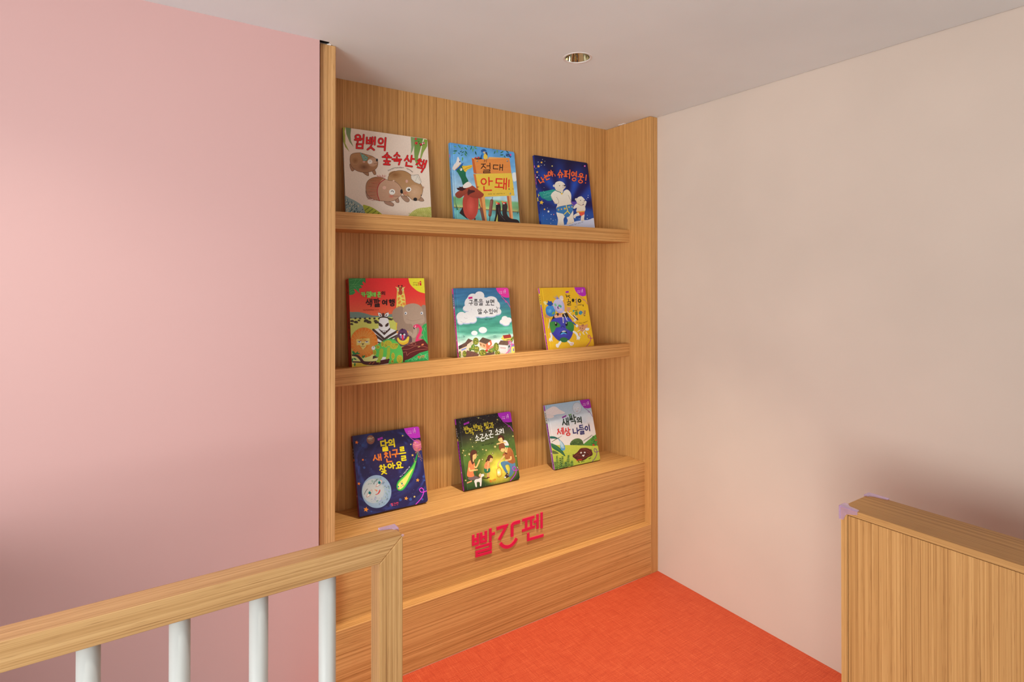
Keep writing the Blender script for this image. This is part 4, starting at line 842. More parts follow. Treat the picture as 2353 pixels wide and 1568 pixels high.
# --- yellow book: worried globe with rubbish
def book_globe():
    c = Cover(.2887, .2972, [(174, 158), (1141, 144), (1341, 1386), (365, 1477)], rad=.010, gain=1.2, seed=13)
    c.bg(lambda x, y, u, v: tuple(k*(1+.05*nz(x, y, .004)) for k in mixc((247, 182, 36), (244, 178, 38), v)), 24, 24)
    series_corner(c, smooth_open(pts('912,135 940,218 1000,292 1082,336 1160,322'))+[(1175, 130)], (172, 42, 182), (240, 170, 240), 985, 222, -3)
    loop_ribbon(c, '1005,312 1090,390 1142,422 1195,502', 8, (170, 60, 150)); c.L('1105,395 1102,415 1124,418 1130,400', 6, (170, 60, 150))
    c.P('728,230 795,221 801,260 733,269', (168, 56, 176)); c.tiny('742,246 785,242', 3, 18, (80, 20, 90), 3.5)
    K = (40, 30, 30)
    c.L('740,302 758,358', 14, K, False); c.L('760,335 820,318', 14, K, False); c.L('780,330 822,362', 14, K, False); c.L('735,396 848,388', 6, (140, 130, 110), False); c.L('790,392 796,448', 13, K, False); c.L('765,462 832,446 832,486 775,498 778,524 842,518', 16, K, False)
    c.E(888, 422, 27, 37, (30, 24, 26), rot=-8); c.L('958,374 974,512', 13, (130, 110, 170), False); c.L('922,412 960,406', 9, (110, 60, 60), False); c.L('928,462 968,456', 9, (110, 60, 60), False)
    c.E(1025, 430, 38, 43, (30, 24, 26), rot=-8); c.E(1025, 430, 14, 18, (246, 196, 46)); c.L('990,526 1082,516', 9, (130, 90, 50), False); c.L('1018,495 1022,522', 8, (130, 90, 50), False); c.L('1050,490 1054,518', 8, (130, 90, 50), False); c.L('1100,516 1104,545', 15, K, False)
    c.L('922,550 985,544', 8, (140, 120, 90), False); c.L('955,550 930,600', 8, (140, 120, 90), False); c.L('955,566 992,602', 8, (140, 120, 90), False); c.L('912,636 1000,624', 10, (60, 50, 40), False); c.L('955,632 958,655', 10, (60, 50, 40), False)
    c.P('928,662 985,650 992,732 938,742', (96, 140, 66)); c.L('932,690 988,680', 6, (60, 90, 50), False); c.L('935,715 990,706', 6, (60, 90, 50), False); c.P('878,632 905,624 916,664 890,674', (50, 150, 150))
    c.E(1048, 684, 40, 42, (44, 116, 196)); c.E(1036, 668, 16, 14, (80, 170, 100)); c.E(1062, 700, 14, 16, (80, 170, 100)); c.L('1102,630 1110,744', 9, (120, 110, 110), False); c.L('1078,676 1104,672', 8, (120, 110, 110), False); c.L('1140,642 1136,718', 17, (120, 60, 110), False); c.E(1135, 746, 11, 11, K)
    # rubbish behind the globe
    c.P('300,715 400,735 402,802 298,782', (200, 142, 100)); c.P('250,458 296,438 348,480 312,532', (244, 222, 160)); c.P('420,862 470,760 540,700 650,720 760,680 860,890 790,860 700,800 560,840', (34, 30, 36)); c.S('640,428 722,428 755,560 722,665 690,560', (248, 168, 54)); c.L('722,430 770,560 740,670', 10, (240, 180, 70)); c.P('760,560 830,570 840,600 790,680 755,640', (205, 150, 110)); c.E(640, 368, 42, 46, (214, 204, 204)); c.P('600,400 690,395 660,440', (230, 222, 222))
    c.S('308,600 338,550 420,528 492,560 512,650 492,742 410,768 330,722 310,660', (70, 150, 220), (44, 116, 190)); c.E(390, 640, 50, 55, (110, 190, 240), (64, 142, 214)); c.P('350,418 385,448 432,440 450,480 474,500 420,545 368,535 320,492 358,478', (32, 76, 160)); c.L('330,580 380,600 370,660', 5, (30, 90, 170)); c.P('438,700 480,658 505,690 450,730', (120, 170, 60))
    c.S('464,500 500,420 580,392 662,430 702,530 702,640 652,692 580,692 520,640 478,570', (196, 198, 236), (178, 176, 220)); c.E(610, 545, 42, 26, (88, 178, 130), rot=30); c.E(515, 520, 22, 34, (120, 190, 160), rot=-30); c.E(575, 575, 22, 28, (110, 66, 140)); c.E(590, 570, 10, 14, (240, 235, 245)); c.E(630, 620, 26, 18, (236, 190, 170)); c.P('472,338 542,372 558,385 528,312 592,388 548,402', (116, 130, 222)); c.L('500,560 540,650 640,690', 7, (150, 90, 160)); c.L('650,450 690,540 690,640', 6, (120, 120, 210))
    c.P('490,740 560,712 660,720 662,800 572,822 490,782', (226, 172, 138)); c.P('540,700 580,690 590,730 560,760', (40, 32, 36)); c.E(605, 720, 24, 20, (225, 130, 60)); c.E(700, 676, 36, 22, (222, 210, 206))
    WT = (244, 240, 240)
    c.S('390,930 410,880 460,820 560,790 700,778 800,790 870,850 906,950 892,1070 862,1180 800,1270 720,1310 640,1302 560,1262 480,1182 420,1082', (66, 68, 180), (52, 52, 150)); c.E(660, 1080, 150, 130, (70, 76, 190), (60, 60, 166))
    GN = (56, 134, 66)
    c.S('398,892 470,870 560,890 622,950 592,992 530,1002 500,1062 452,1112 418,1062 396,972', GN, (70, 150, 70)); c.S('760,880 850,878 902,930 902,1050 872,1092 792,1052 733,1002 748,930', GN, (46, 116, 60)); c.S('588,1282 640,1218 710,1208 772,1240 790,1275 720,1311 640,1302', (44, 108, 62)); c.S('640,792 700,786 740,830 690,850', (80, 84, 190))
    for x in (527, 748): c.E(x, 925, 26, 44, (20, 18, 24)); c.E(x-6, 905, 9, 15, (245, 245, 250))
    c.L('635,1004 648,978 668,970 692,980 705,1006', 9, (24, 24, 60)); c.S('608,1132 640,1080 690,1060 738,1070 762,1120 742,1142 690,1118 640,1142', (26, 24, 66)); c.S('648,1082 690,1064 737,1076 722,1087 660,1092', (240, 240, 245)); c.S('622,1136 680,1100 748,1126 740,1138 690,1126 648,1146', (76, 176, 226))
    c.P('758,790 772,760 776,800 768,812', (90, 150, 225)); c.P('785,868 798,828 803,866 795,880', (90, 150, 225)); c.L('395,825 366,1012', 14, WT, False); c.L('672,780 682,895', 20, WT, False); c.L('672,800 682,880', 7, (60, 50, 50), False); c.L('702,722 764,850', 14, WT, False); c.L('762,660 955,838', 13, WT, False); c.L('772,690 884,884', 9, (225, 140, 80), False); c.L('890,890 935,940', 22, (40, 70, 160), False); c.L('815,700 850,680', 12, WT, False); c.L('900,740 985,830', 30, (70, 60, 80), False); c.L('905,735 960,790', 12, (220, 210, 215), False); c.E(925, 850, 26, 24, WT); c.E(930, 855, 8, 8, K)
    c.L('412,1128 432,1195 408,1245', 40, WT); c.E(412, 1250, 36, 28, WT); c.L('385,1262 380,1285', 16, WT, False); c.L('412,1268 412,1295', 16, WT, False); c.L('436,1262 450,1285', 16, WT, False)
    c.L('902,1088 955,1125 988,1195', 44, WT); c.E(1000, 1215, 38, 36, WT); c.L('1010,1240 1015,1262', 14, WT, False); c.L('975,1235 968,1258', 14, WT, False); c.L('1020,1205 1035,1200', 14, WT, False)
    c.L('618,1305 578,1365', 48, WT, False); c.E(555, 1385, 32, 44, WT, rot=-20); c.L('785,1292 850,1340', 44, WT, False); c.E(862, 1345, 46, 34, WT, rot=-35); c.dots([(845, 1340, 9), (875, 1330, 9), (880, 1355, 8), (860, 1365, 7), (840, 1362, 6)], (214, 90, 80))
    c.S('1000,945 1060,955 1100,928 1130,950 1195,928 1172,1040 1092,1082 1022,1052', (206, 146, 104)); c.P('1060,940 1110,925 1120,965 1080,985', (170, 110, 76)); c.dots([(1040, 1010, 9), (1085, 1015, 9)], (50, 36, 34)); c.E(1185, 1035, 42, 30, WT); c.L('1200,1020 1228,1015', 14, WT, False); c.L('1130,1062 1092,1108 1124,1146', 14, WT, False); c.L('1160,1090 1192,1136', 14, WT, False); c.L('1030,1058 985,1080', 14, WT, False); c.L('1070,1052 1075,1060', 6, K, False)
    c.E(968, 962, 28, 33, WT); c.dots([(958, 955, 5), (972, 970, 5)], (110, 100, 100)); c.P('1005,1115 1040,1118 1052,1172 1022,1168', (240, 230, 235)); c.P('1005,1118 1030,1130 1020,1165', (226, 90, 130))
    c.tiny('962,890 1080,905 1195,862', 16, 16, (110, 80, 40), 2.8)
    loop_ribbon(c, '1165,1408 1240,1310 1265,1230 1232,1160 1205,1175 1215,1210 1260,1226 1325,1216', 10, (178, 40, 130))
    picture_book((-.4480, .2188, 1.0739, .0159, .2349), c, .014, 'yellow picture book with a worried blue globe carrying rubbish, right on the middle shelf', (226, 170, 50), (176, 40, 196), [(.73, .91, 0, 1, (246, 200, 60))]+[(.75+k*.035, .772+k*.035, .3, .7, (90, 60, 60)) for k in range(4)]+[(.685, .725, .1, .9, (70, 130, 190))]+[(.5+k*.045, .525+k*.045, .3, .7, (90, 20, 110)) for k in range(4)]+[(.24, .265, .3, .8, (245, 220, 250)), (.06, .085, .3, .7, (70, 20, 90)), (.1, .13, .3, .7, (70, 20, 90))], (240, 190, 60))
book_globe()

# --- indigo book: moon and comet
def book_moon():
    c = Cover(.27661, .29624, [(134, 225), (1177, 70), (1321, 1253), (249, 1495)], rad=.010, gain=.95, seed=15)
    def space(x, y, u, v):
        r = hypot(u-.48, (v-.38)*1.05); a = atan2(v-.38, u-.48); n = nz(r*1600, a*120, .012, 3)+.6*nz(x, y, .012); s = .5+.5*sin(r*30+n*2)
        q = mixc((42, 34, 84), (62, 78, 156), max(0, .55*s*min(1, r*2.2)-.18+.55*n)); return mixc(q, (62, 38, 86), max(0, .8-r*2.6))
    c.bg(space, 90, 90)
    c.dots([(300, 370, 26), (320, 720, 18), (340, 600, 9), (885, 1222, 22), (1045, 1216, 24), (745, 1305, 26), (1250, 860, 18), (1262, 918, 14), (1230, 1215, 18), (432, 1408, 12)], (58, 84, 156)); c.dots([(180+(k*83) % 1100, 150+(k*197) % 1250, 3.2) for k in range(40)], (130, 130, 190))
    c.E(420, 283, 63, 71, (176, 150, 128), (150, 96, 72)); c.L('372,262 415,268 462,246', 9, (214, 196, 168)); c.L('368,300 410,308 470,284', 8, (122, 88, 74)); c.L('380,325 425,332 468,312', 9, (150, 84, 64)); c.E(400, 262, 26, 14, (205, 190, 150), rot=-15)
    c.E(1150, 372, 72, 98, (222, 120, 150), (190, 92, 120)); c.L('1085,355 1150,372 1215,345', 7, (240, 160, 170)); c.L('1090,400 1150,425 1215,400', 8, (170, 80, 120)); c.E(1120, 330, 16, 10, (240, 160, 170))
    series_corner(c, smooth_open(pts('938,95 975,178 1042,242 1122,260 1200,246'))+[(1185, 60), (1100, 60)], (226, 62, 232), (255, 196, 255), 1010, 152, -8)
    c.L('1030,235 1080,280 1130,308 1165,332', 9, (226, 90, 226))
    c.P('527,266 603,237 611,268 536,297', (206, 62, 214)); c.tiny('548,272 595,256', 3, 18, (90, 20, 100), 3.5)
    Y = (250, 228, 24); OR = (246, 132, 48)
    c.T('달,635,372,108,168 의,752,335,98,118', Y, 23, rot=-8); c.T('새,523,562,128,98 친,695,552,112,160 구,806,492,104,118', OR, 21, rot=-8); c.T('를,922,500,92,215', Y, 21, rot=-8); c.T('찾,616,748,106,145 아,745,692,108,84 요,866,676,104,104', Y, 20, rot=-8)
    c.star(733, 318, 12, (50, 36, 84)); c.star(866, 648, 12, (50, 36, 84))
    # moon face
    c.E(513, 1095, 232, 258, (196, 208, 218), (150, 178, 212), n=48); c.E(462, 1085, 170, 190, (214, 216, 214), (192, 204, 214), n=40); q = c.rnd
    for k in range(46):
        a = q.uniform(-1.3, 1.5); r = q.uniform(.55, .92); c.E(513+232*r*cos(a), 1095+258*r*sin(a), q.uniform(7, 22), q.uniform(6, 13), [(140, 170, 180), (176, 196, 200), (126, 146, 170), (160, 184, 206)][k % 4], rot=math.degrees(a)+70)
    for k in range(16): c.E(q.uniform(360, 560), q.uniform(890, 980), q.uniform(8, 20), q.uniform(5, 10), (160, 188, 186), rot=q.uniform(0, 180))
    for k in range(14): c.E(q.uniform(430, 600), q.uniform(1180, 1270), q.uniform(6, 15), q.uniform(4, 7), (166, 172, 214), rot=-30)
    for P_, ix, iy in (('356,1178 380,1120 410,1085 440,1072 425,1130 385,1172', 405, 1115), ('504,1016 530,962 560,925 590,913 592,955 548,1002', 557, 955)):
        c.S(P_, (232, 230, 226)); Q = smooth_closed(pts(P_)); c.L(Q+[Q[0]], 5, (186, 76, 62), False); c.E(ix, iy, 22, 25, (28, 144, 150)); c.E(ix, iy, 9, 10, (16, 60, 70))
    c.L('320,1140 340,1095 370,1054', 7, (40, 50, 60)); c.L('464,976 490,935 525,901', 7, (40, 50, 60)); c.P('478,1062 522,1070 515,1096', (242, 140, 90)); c.L('522,1070 515,1096', 5, (200, 70, 60), False); c.S('496,1136 530,1124 562,1060 570,1090 542,1132 506,1143', (214, 64, 58))
    # comet
    c.S('1162,445 1140,600 1092,780 1020,940 940,1057 880,1082 840,1066 824,1010 850,930 950,830 1060,700 1118,580', (38, 140, 66), (60, 176, 72)); c.S('1130,610 1080,790 1010,935 935,1040 880,1066 848,1050 838,1005 862,935 960,838 1066,712', (98, 206, 84)); c.S('1082,735 1022,860 962,980 902,1047 860,1058 844,1010 872,950 960,860 1032,780', (250, 236, 96), (252, 240, 130))
    c.E(909, 970, 14, 13, (40, 140, 150)); c.E(853, 1018, 12, 13, (40, 140, 150)); c.E(909, 970, 5, 5, (20, 50, 60)); c.E(853, 1018, 5, 5, (20, 50, 60)); c.E(928, 997, 15, 14, (248, 160, 120)); c.E(858, 1046, 14, 12, (248, 160, 120)); c.L('880,960 905,945 925,950', 4, (80, 70, 40)); c.L('838,1010 848,996', 4, (80, 70, 40), False); c.L('884,1025 900,1020 908,1006', 4, (190, 60, 50)); c.E(890, 1003, 4, 4, (150, 120, 50))
    c.dots([(1085+(k*31) % 130+((k*7) % 11), 400+(k*53) % 230, 3+k % 3) for k in range(40)], (226, 170, 120)); c.dots([(1128, 485, 8), (1190, 440, 9), (1170, 545, 8), (1145, 420, 7), (1210, 440, 6)], (246, 150, 60))
    for x, y, r, k in [(200,325,31,OR),(297,598,21,OR),(235,972,27,OR),(347,1376,43,(248,150,44)),(975,1202,33,(248,160,60)),(1155,916,32,(248,160,60)),(1075,525,22,(246,190,90)),(920,220,17,(250,228,110)),(1048,355,14,(250,228,110)),(1105,1175,19,(250,220,130))]: c.star(x, y, r, k, 10)
    house_logo(c, '빨,755,1296,36,44 간,797,1290,38,42 펜,836,1281,32,44', (240, 72, 112), 4.2)
    c.tiny('855,888 940,810 1030,702', 18, 18, (226, 226, 236), 3)
    loop_ribbon(c, '1125,1295 1210,1200 1245,1120 1247,1065 1215,1035 1185,1060 1205,1100 1250,1100 1320,1074', 12, (224, 70, 226))
    picture_book((-1.35245, .19208, .51577, -.0282, .32688), c, .020, 'indigo picture book with a smiling moon and green comet, left on the low base', (30, 26, 60), (36, 24, 58), [(0, .66, 0, 1, (120, 24, 110)), (.93, 1, 0, 1, (130, 30, 120)), (.74, .755, .3, .7, (190, 190, 210)), (.78, .8, .3, .7, (190, 190, 210)), (.82, .84, .3, .7, (190, 190, 210)), (.68, .71, .1, .9, (240, 130, 60)), (.24, .26, .3, .7, (230, 170, 220))], (42, 34, 84))
book_moon()

# --- dark green book: family with a lantern
def book_lantern():
    c = Cover(.27619, .29639, [(134, 222), (1091, 83), (1260, 1272), (284, 1486)], rad=.010, gain=.92, seed=17)
    def dusk(x, y, u, v):
        n = nz(x, y, .006); q = stops(v, [(0, (34, 28, 34)), (.16, (44, 38, 36)), (.3, (62, 62, 40)), (.45, (84, 108, 48)), (.62, (92, 122, 50)), (.8, (66, 92, 40)), (.92, (60, 88, 40)), (1, (40, 60, 32))])
        d = hypot((x-880)/330, (y-1080)/330); q = mixc(q, (252, 226, 84), max(0, 1.12-d)*1.25); q = mixc(q, (244, 214, 70), max(0, .9-hypot((x-850)/300, (y-1260)/110)))
        q = tuple(k*(1+.16*n) for k in q)
        if u < .05: q = tuple(k*.75 for k in q)
        return q
    c.bg(dusk, 80, 80); q = c.rnd
    for k in range(60): x = q.uniform(300, 1220); y = q.uniform(1260, 1440); c.held = True; c.L([(x, y), (x+q.uniform(-8, 8), y-26)], 3.5, mixc((46, 70, 30), (206, 190, 70), max(0, 1-abs(x-820)/330)), False); c.held = False
    c.up()
    c.dots([(q.uniform(170, 1230), q.uniform(160, 1000), q.uniform(2, 5)) for k in range(120)], (206, 200, 130)); c.dots([(q.uniform(170, 1100), q.uniform(140, 420), q.uniform(1.5, 3)) for k in range(50)], (200, 200, 220))
    for x, y, r in [(265,775,11),(370,838,15),(295,860,10),(665,768,12),(822,706,15),(605,755,9),(530,200,8),(862,230,9),(425,705,8),(390,577,8),(350,390,7),(515,852,7),(1135,520,9),(1190,870,9),(305,1298,9),(250,815,7),(490,627,7),(700,905,10),(780,820,10),(600,930,11)]: c.E(x, y, r*2.1, r*2.1, (206, 190, 84), mixc((88, 108, 48), (60, 60, 40), .3 if y > 500 else .9)); c.E(x, y, r*.62, r*.62, (255, 250, 205))
    series_corner(c, smooth_open(pts('866,110 882,168 910,200 960,256 1032,277 1120,268'))+[(1110, 70), (1000, 70)], (186, 42, 206), (250, 190, 255), 945, 182, -8)
    loop_ribbon(c, '955,258 1040,320 1086,350 1138,432', 8, (186, 60, 190)); c.L('1050,330 1050,352 1072,352 1076,336', 6, (186, 60, 190)); c.P('267,300 361,261 369,291 275,329', (190, 50, 200)); c.tiny('292,304 345,284', 4, 17, (90, 20, 100), 3.2)
    Y = (246, 226, 62)
    c.T('반,318,408,82,125 짝,403,437,86,125 반,480,367,78,112 짝,562,387,84,118 빛,672,335,82,122 과,756,330,82,98', Y, 11, rot=-8); c.T('소,505,548,72,100 곤,590,545,82,125 소,670,522,72,105 곤,746,482,78,128 소,856,442,74,105 리,940,430,82,82', (246, 244, 240), 12, rot=-10)
    c.tiny('582,680 690,662 802,636', 15, 16, (30, 34, 26), 2.8)
    SK = (248, 196, 124); HR = (84, 44, 32)
    # mother
    c.S('360,1240 450,1212 525,1240 566,1262 480,1284 400,1295 345,1272', (118, 98, 98)); c.L('335,1342 405,1312', 22, (232, 160, 120), False); c.S('438,1140 490,1125 500,1170 450,1180', (60, 96, 50))
    c.S('362,965 420,950 462,1000 468,1080 440,1150 452,1222 380,1242 327,1212 345,1080', (250, 146, 92), (238, 128, 80)); c.L('462,1058 488,1070 520,1010 548,940', 26, SK); c.L('368,1085 380,1128 440,1120 505,1112', 28, SK)
    c.S('383,832 400,782 450,758 497,790 500,850 484,900 470,935 432,1022 402,982 385,900', HR, (104, 60, 44)); c.S('430,850 460,838 490,828 492,890 462,930 430,922', SK); c.L('437,920 440,960', 22, SK, False); c.S('400,800 450,765 495,795 480,830 430,855 425,930 398,900', (98, 54, 40)); c.L('450,915 465,918', 4, (160, 80, 60), False)
    # girl
    c.P('600,1240 700,1262 690,1272 598,1268', (70, 70, 30)); c.L('690,1155 690,1238', 19, (230, 170, 110), False); c.L('716,1150 712,1238', 18, (230, 170, 110), False); c.E(692, 1248, 18, 11, (120, 60, 50)); c.E(714, 1246, 14, 10, (120, 60, 50))
    c.S('632,1080 720,1072 734,1140 682,1168 634,1150', (50, 128, 84), (40, 104, 70)); c.S('640,1010 690,958 722,990 722,1082 636,1088', (242, 146, 96)); c.L('700,985 695,1060 685,1130', 16, SK); c.E(735, 925, 46, 56, SK); c.S('682,912 700,862 740,846 778,880 778,912 740,905 720,960 690,945', (92, 50, 36)); c.L('665,962 676,940 692,928', 24, (92, 50, 36)); c.L('762,960 770,955', 4, (160, 80, 60), False)
    # father and boy
    c.S('918,990 990,958 1090,970 1175,1000 1165,1100 1115,1212 1062,1232 1085,1100 1060,1022 1000,1042 1042,1150 1010,1164 958,1080', (96, 140, 176), (84, 122, 150)); c.S('983,1242 1028,1170 1058,1190 1062,1232 1010,1260', (64, 42, 42)); c.E(998, 1243, 18, 13, (236, 230, 220)); c.L('1030,1195 1058,1205', 6, (230, 220, 215), False)
    c.S('985,800 1010,742 1080,720 1132,780 1152,860 1178,960 1130,1004 1050,972 995,900', (188, 116, 62), (164, 96, 52)); c.S('958,832 1012,798 1012,870 958,862', (180, 108, 58)); c.L('980,870 930,930 885,985 866,1050', 25, SK); c.L('1098,885 1092,925 1010,946', 30, SK); c.L('868,1050 878,1062', 16, SK, False); c.S('1065,800 1130,800 1130,862 1070,870', (176, 104, 56))
    c.S('905,740 962,722 990,762 962,802 918,778', SK); c.S('884,700 902,650 940,632 980,655 990,720 962,735 930,738 915,770 890,745', (140, 80, 46))
    c.E(922, 578, 46, 42, (250, 200, 130)); c.S('868,552 890,508 940,506 978,550 965,602 935,545 890,562 872,582', (78, 36, 28)); c.S('965,602 1018,598 1058,660 1052,694 998,688', (236, 232, 230), (220, 216, 216)); c.P('998,688 1056,684 1054,728 1005,728', (56, 136, 96)); c.L('855,660 905,642 955,628 1000,636', 22, (250, 200, 130)); c.L('1002,725 1000,765 1006,800', 22, SK); c.L('1032,725 1026,770 1020,812', 20, SK); c.E(1004, 818, 18, 14, (120, 60, 40)); c.E(1022, 826, 15, 13, (110, 54, 40)); c.L('895,598 915,602', 4, (150, 80, 60), False)
    c.dots([(462, 878, 4), (482, 872, 4), (752, 935, 4), (768, 930, 4), (945, 575, 4), (905, 578, 4)], (90, 50, 40)); c.L('475,885 478,895 472,898', 3, (200, 130, 80)); c.L('372,1000 392,1060 388,1110', 4, (214, 110, 66)); c.L('430,1010 440,1060', 4, (214, 110, 66), False); c.L('650,1030 700,1050', 4, (210, 116, 70), False); c.L('1090,760 1120,840 1130,930', 5, (150, 86, 46)); c.L('1010,900 1060,940', 5, (150, 86, 46), False); c.L('1000,990 1060,1010 1085,1080', 5, (70, 108, 140)); c.L('1130,1030 1120,1120', 5, (70, 108, 140), False); c.L('420,810 405,900 415,970', 4, (60, 30, 24)); c.L('470,790 484,850', 4, (130, 80, 56), False)
    # lantern and dog
    c.E(886, 1158, 46, 70, (255, 250, 190), (250, 222, 96)); c.L('850,1110 878,1076 910,1076 930,1120 936,1205 898,1236 862,1220 850,1160 850,1110', 8, (222, 140, 52)); c.L('866,1205 900,1215 930,1200', 5, (222, 140, 52)); c.L('868,1070 885,1040 905,1072', 5, (222, 140, 52)); c.E(885, 1158, 16, 20, (255, 255, 245))
    c.S('453,1312 480,1280 540,1265 572,1222 556,1172 580,1188 626,1183 624,1216 590,1242 586,1300 578,1395 553,1395 550,1332 500,1332 502,1408 478,1410 464,1350', (244, 236, 230), (222, 212, 208)); c.S('556,1170 575,1190 572,1215 552,1195', (220, 190, 180)); c.E(624, 1192, 6, 6, (50, 40, 40)); c.L('548,1240 585,1250', 6, (190, 90, 60), False); c.L('497,1110 505,1200 545,1248', 5, (120, 60, 40)); c.E(556, 1210, 22, 26, (232, 190, 140))
    house_logo(c, '빨,745,1310,36,42 간,783,1302,36,40 펜,819,1290,30,42', (244, 116, 44), 4)
    loop_ribbon(c, '1090,1305 1170,1200 1190,1130 1182,1070 1145,1055 1125,1090 1150,1125 1195,1120 1245,1102', 12, (196, 60, 206)); c.L('1208,1060 1222,1085', 8, (225, 205, 235), False)
    picture_book((-.89758, .20873, .51377, -.0354, .28047), c, .016, 'dark green picture book of a family around a glowing lantern, middle of the low base', (24, 20, 22), (190, 42, 212), [(.72, .92, 0, 1, (34, 24, 40))]+[(.75+k*.032, .772+k*.032, .35, .75, (215, 210, 220)) for k in range(4)]+[(.685, .72, .1, .9, (244, 220, 70))]+[(.33+k*.045, .355+k*.045, .3, .7, (100, 20, 110)) for k in range(8)]+[(.24, .26, .3, .8, (250, 225, 250)), (.06, .09, .3, .7, (60, 16, 70)), (.1, .13, .3, .7, (60, 16, 70))], (62, 62, 40))
book_lantern()

# --- pale book: sprout, dew drop and soil
def book_sprout():
    c = Cover(.27597, .29671, [(145, 192), (1041, 63), (1257, 1282), (348, 1482)], rad=.010, gain=.80, seed=19)
    def sky(x, y, u, v):
        n = nz(x, y, .005); q = stops(v, [(0, (168, 202, 228)), (.15, (186, 210, 228)), (.28, (214, 220, 230)), (.42, (238, 228, 230)), (.62, (246, 236, 230)), (1, (246, 236, 220))]); return mixc(q, (176, 198, 222), max(0, n)*.5*(v < .45))
    c.bg(sky, 40, 50)
    c.S('168,308 262,240 312,218 380,230 440,280 555,340 500,382 400,392 345,412 200,400', (176, 202, 226)); c.S('165,300 260,236 312,216 380,228 440,276 552,338 490,366 395,372 330,390 240,378 170,372', (242, 232, 232)); c.S('175,390 260,382 330,405 300,440 200,450', (240, 228, 226))
    series_corner(c, smooth_open(pts('838,80 872,170 932,236 1002,254 1080,236'))+[(1060, 55), (950, 60)], (168, 40, 176), (240, 186, 244), 912, 160, -8)
    loop_ribbon(c, '925,236 1000,290 1042,325 1100,418', 8, (130, 50, 140)); c.L('1015,308 1015,330 1036,330 1040,314', 6, (130, 50, 140)); c.P('486,426 572,384 579,411 495,456', (150, 56, 164)); c.tiny('508,434 556,412', 3, 18, (80, 20, 90), 3.5)
    c.E(790, 246, 90, 113, (214, 226, 238), (202, 216, 230)); c.L([(790+90*sin(k*.1571), 246-113*cos(k*.1571)) for k in range(41)], 4, (150, 152, 158), False); c.dots([(750, 263, 15), (808, 250, 15)], (245, 245, 248)); c.dots([(753, 267, 7), (809, 255, 7)], (60, 60, 64)); c.S('765,298 790,305 812,286 800,318 782,322', (235, 215, 215)); c.L('765,296 788,322 812,286', 4, (120, 90, 90))
    c.L('790,360 800,385', 3, (150, 150, 150), False)
    # hills, field
    c.P('900,1010 912,975 1000,900 1100,820 1175,765 1260,1060 930,1010', (112, 172, 66), (76, 142, 62)); q = c.rnd
    for k in range(60): c.held = True; c.E(q.uniform(1080, 1210), q.uniform(800, 1015), 9, 6, [(40, 110, 60), (60, 130, 80), (30, 84, 56)][k % 3], rot=q.uniform(0, 180)); c.held = False
    c.up(); c.dots([(1165, 888, 15), (1120, 986, 21), (1195, 960, 9)], (222, 48, 48)); c.L('1150,880 1120,960 1180,1020', 4, (30, 80, 50))
    c.S('655,985 662,930 700,890 760,858 830,855 890,890 912,940 912,990 780,1005', (86, 116, 62), (66, 94, 50))
    for k in range(90):
        x, y = q.uniform(665, 905), q.uniform(865, 990)
        if ((x-785)/125)**2+((y-990)/132)**2 > 1: continue
        c.held = True; c.E(x, y, 8, 6, [(130, 156, 92), (50, 74, 40), (104, 136, 72)][k % 3], rot=k*37); c.held = False
    c.up()
    c.S('250,1015 450,990 700,988 900,994 1100,1004 1240,1022 1300,1300 700,1500 340,1560 300,1400', (208, 214, 84), (176, 196, 66))
    for k in range(170): c.held = True; c.E(q.uniform(320, 1235), q.uniform(1010, 1400), q.uniform(4, 9), q.uniform(4, 7), [(232, 224, 110), (160, 186, 60), (220, 200, 96)][k % 3]); c.held = False
    c.up()
    # blades, drop
    c.S('268,935 340,880 420,835 498,796 430,842 300,918', (118, 112, 48)); c.S('235,815 330,814 412,850 430,862 330,858 240,850', (44, 124, 106), (30, 90, 90)); c.S('262,950 360,985 452,1050 512,1120 553,1214 440,1132 330,1072 280,1020', (52, 120, 76), (40, 96, 66)); c.L('290,975 400,1050 530,1180', 4, (110, 160, 120)); c.S('292,1098 362,1110 424,1156 312,1162', (104, 116, 60))
    c.S('408,852 442,880 502,940 546,1020 550,1070 516,1099 470,1082 454,1020 444,930', (120, 186, 226), (86, 164, 220)); c.S('440,890 492,945 530,1015 525,1050 480,1040 462,1000', (214, 232, 240), (176, 214, 236)); c.L('410,852 502,940 546,1020', 4, (60, 90, 130)); c.L('497,1030 508,1024', 5, (50, 70, 90), False); c.L('522,1018 530,1010', 5, (50, 70, 90), False); c.L('505,1055 518,1055 528,1045', 4, (200, 70, 80))
    # soil character
    for x, y in ((1050, 1085), (1068, 1075), (1082, 1095), (1045, 1100), (705, 1188), (722, 1175), (1045, 1255), (1062, 1245), (1030, 1262), (815, 1325), (835, 1330), (900, 1315), (925, 1310), (880, 1322), (1075, 1110)): c.E(x, y, 10, 8, (60, 28, 26), rot=x % 90)
    c.S('698,1212 740,1170 792,1130 850,1060 920,1043 1000,1048 1072,1090 1102,1160 1082,1202 1012,1232 960,1272 880,1302 800,1292 738,1250', (104, 44, 34), (76, 28, 26))
    for P_ in ('760,1190 830,1150 880,1100', '800,1230 880,1220 960,1225 1040,1190', '900,1065 960,1075 1030,1110 1070,1160', '790,1270 860,1265 930,1255', '980,1130 1030,1150 1040,1190', '740,1215 800,1195 850,1200'): c.L(P_, 8, (150, 74, 54))
    c.E(850, 1280, 46, 14, (186, 50, 44)); c.P('770,1292 800,1285 815,1305 785,1312', (230, 90, 60)); c.E(870, 1140, 19, 15, (240, 236, 236), rot=-20); c.E(943, 1136, 18, 14, (240, 236, 236), rot=10); c.S('888,1188 915,1184 942,1178 922,1218 905,1212', (242, 238, 238)); c.E(905, 1122, 5, 5, (50, 20, 20))
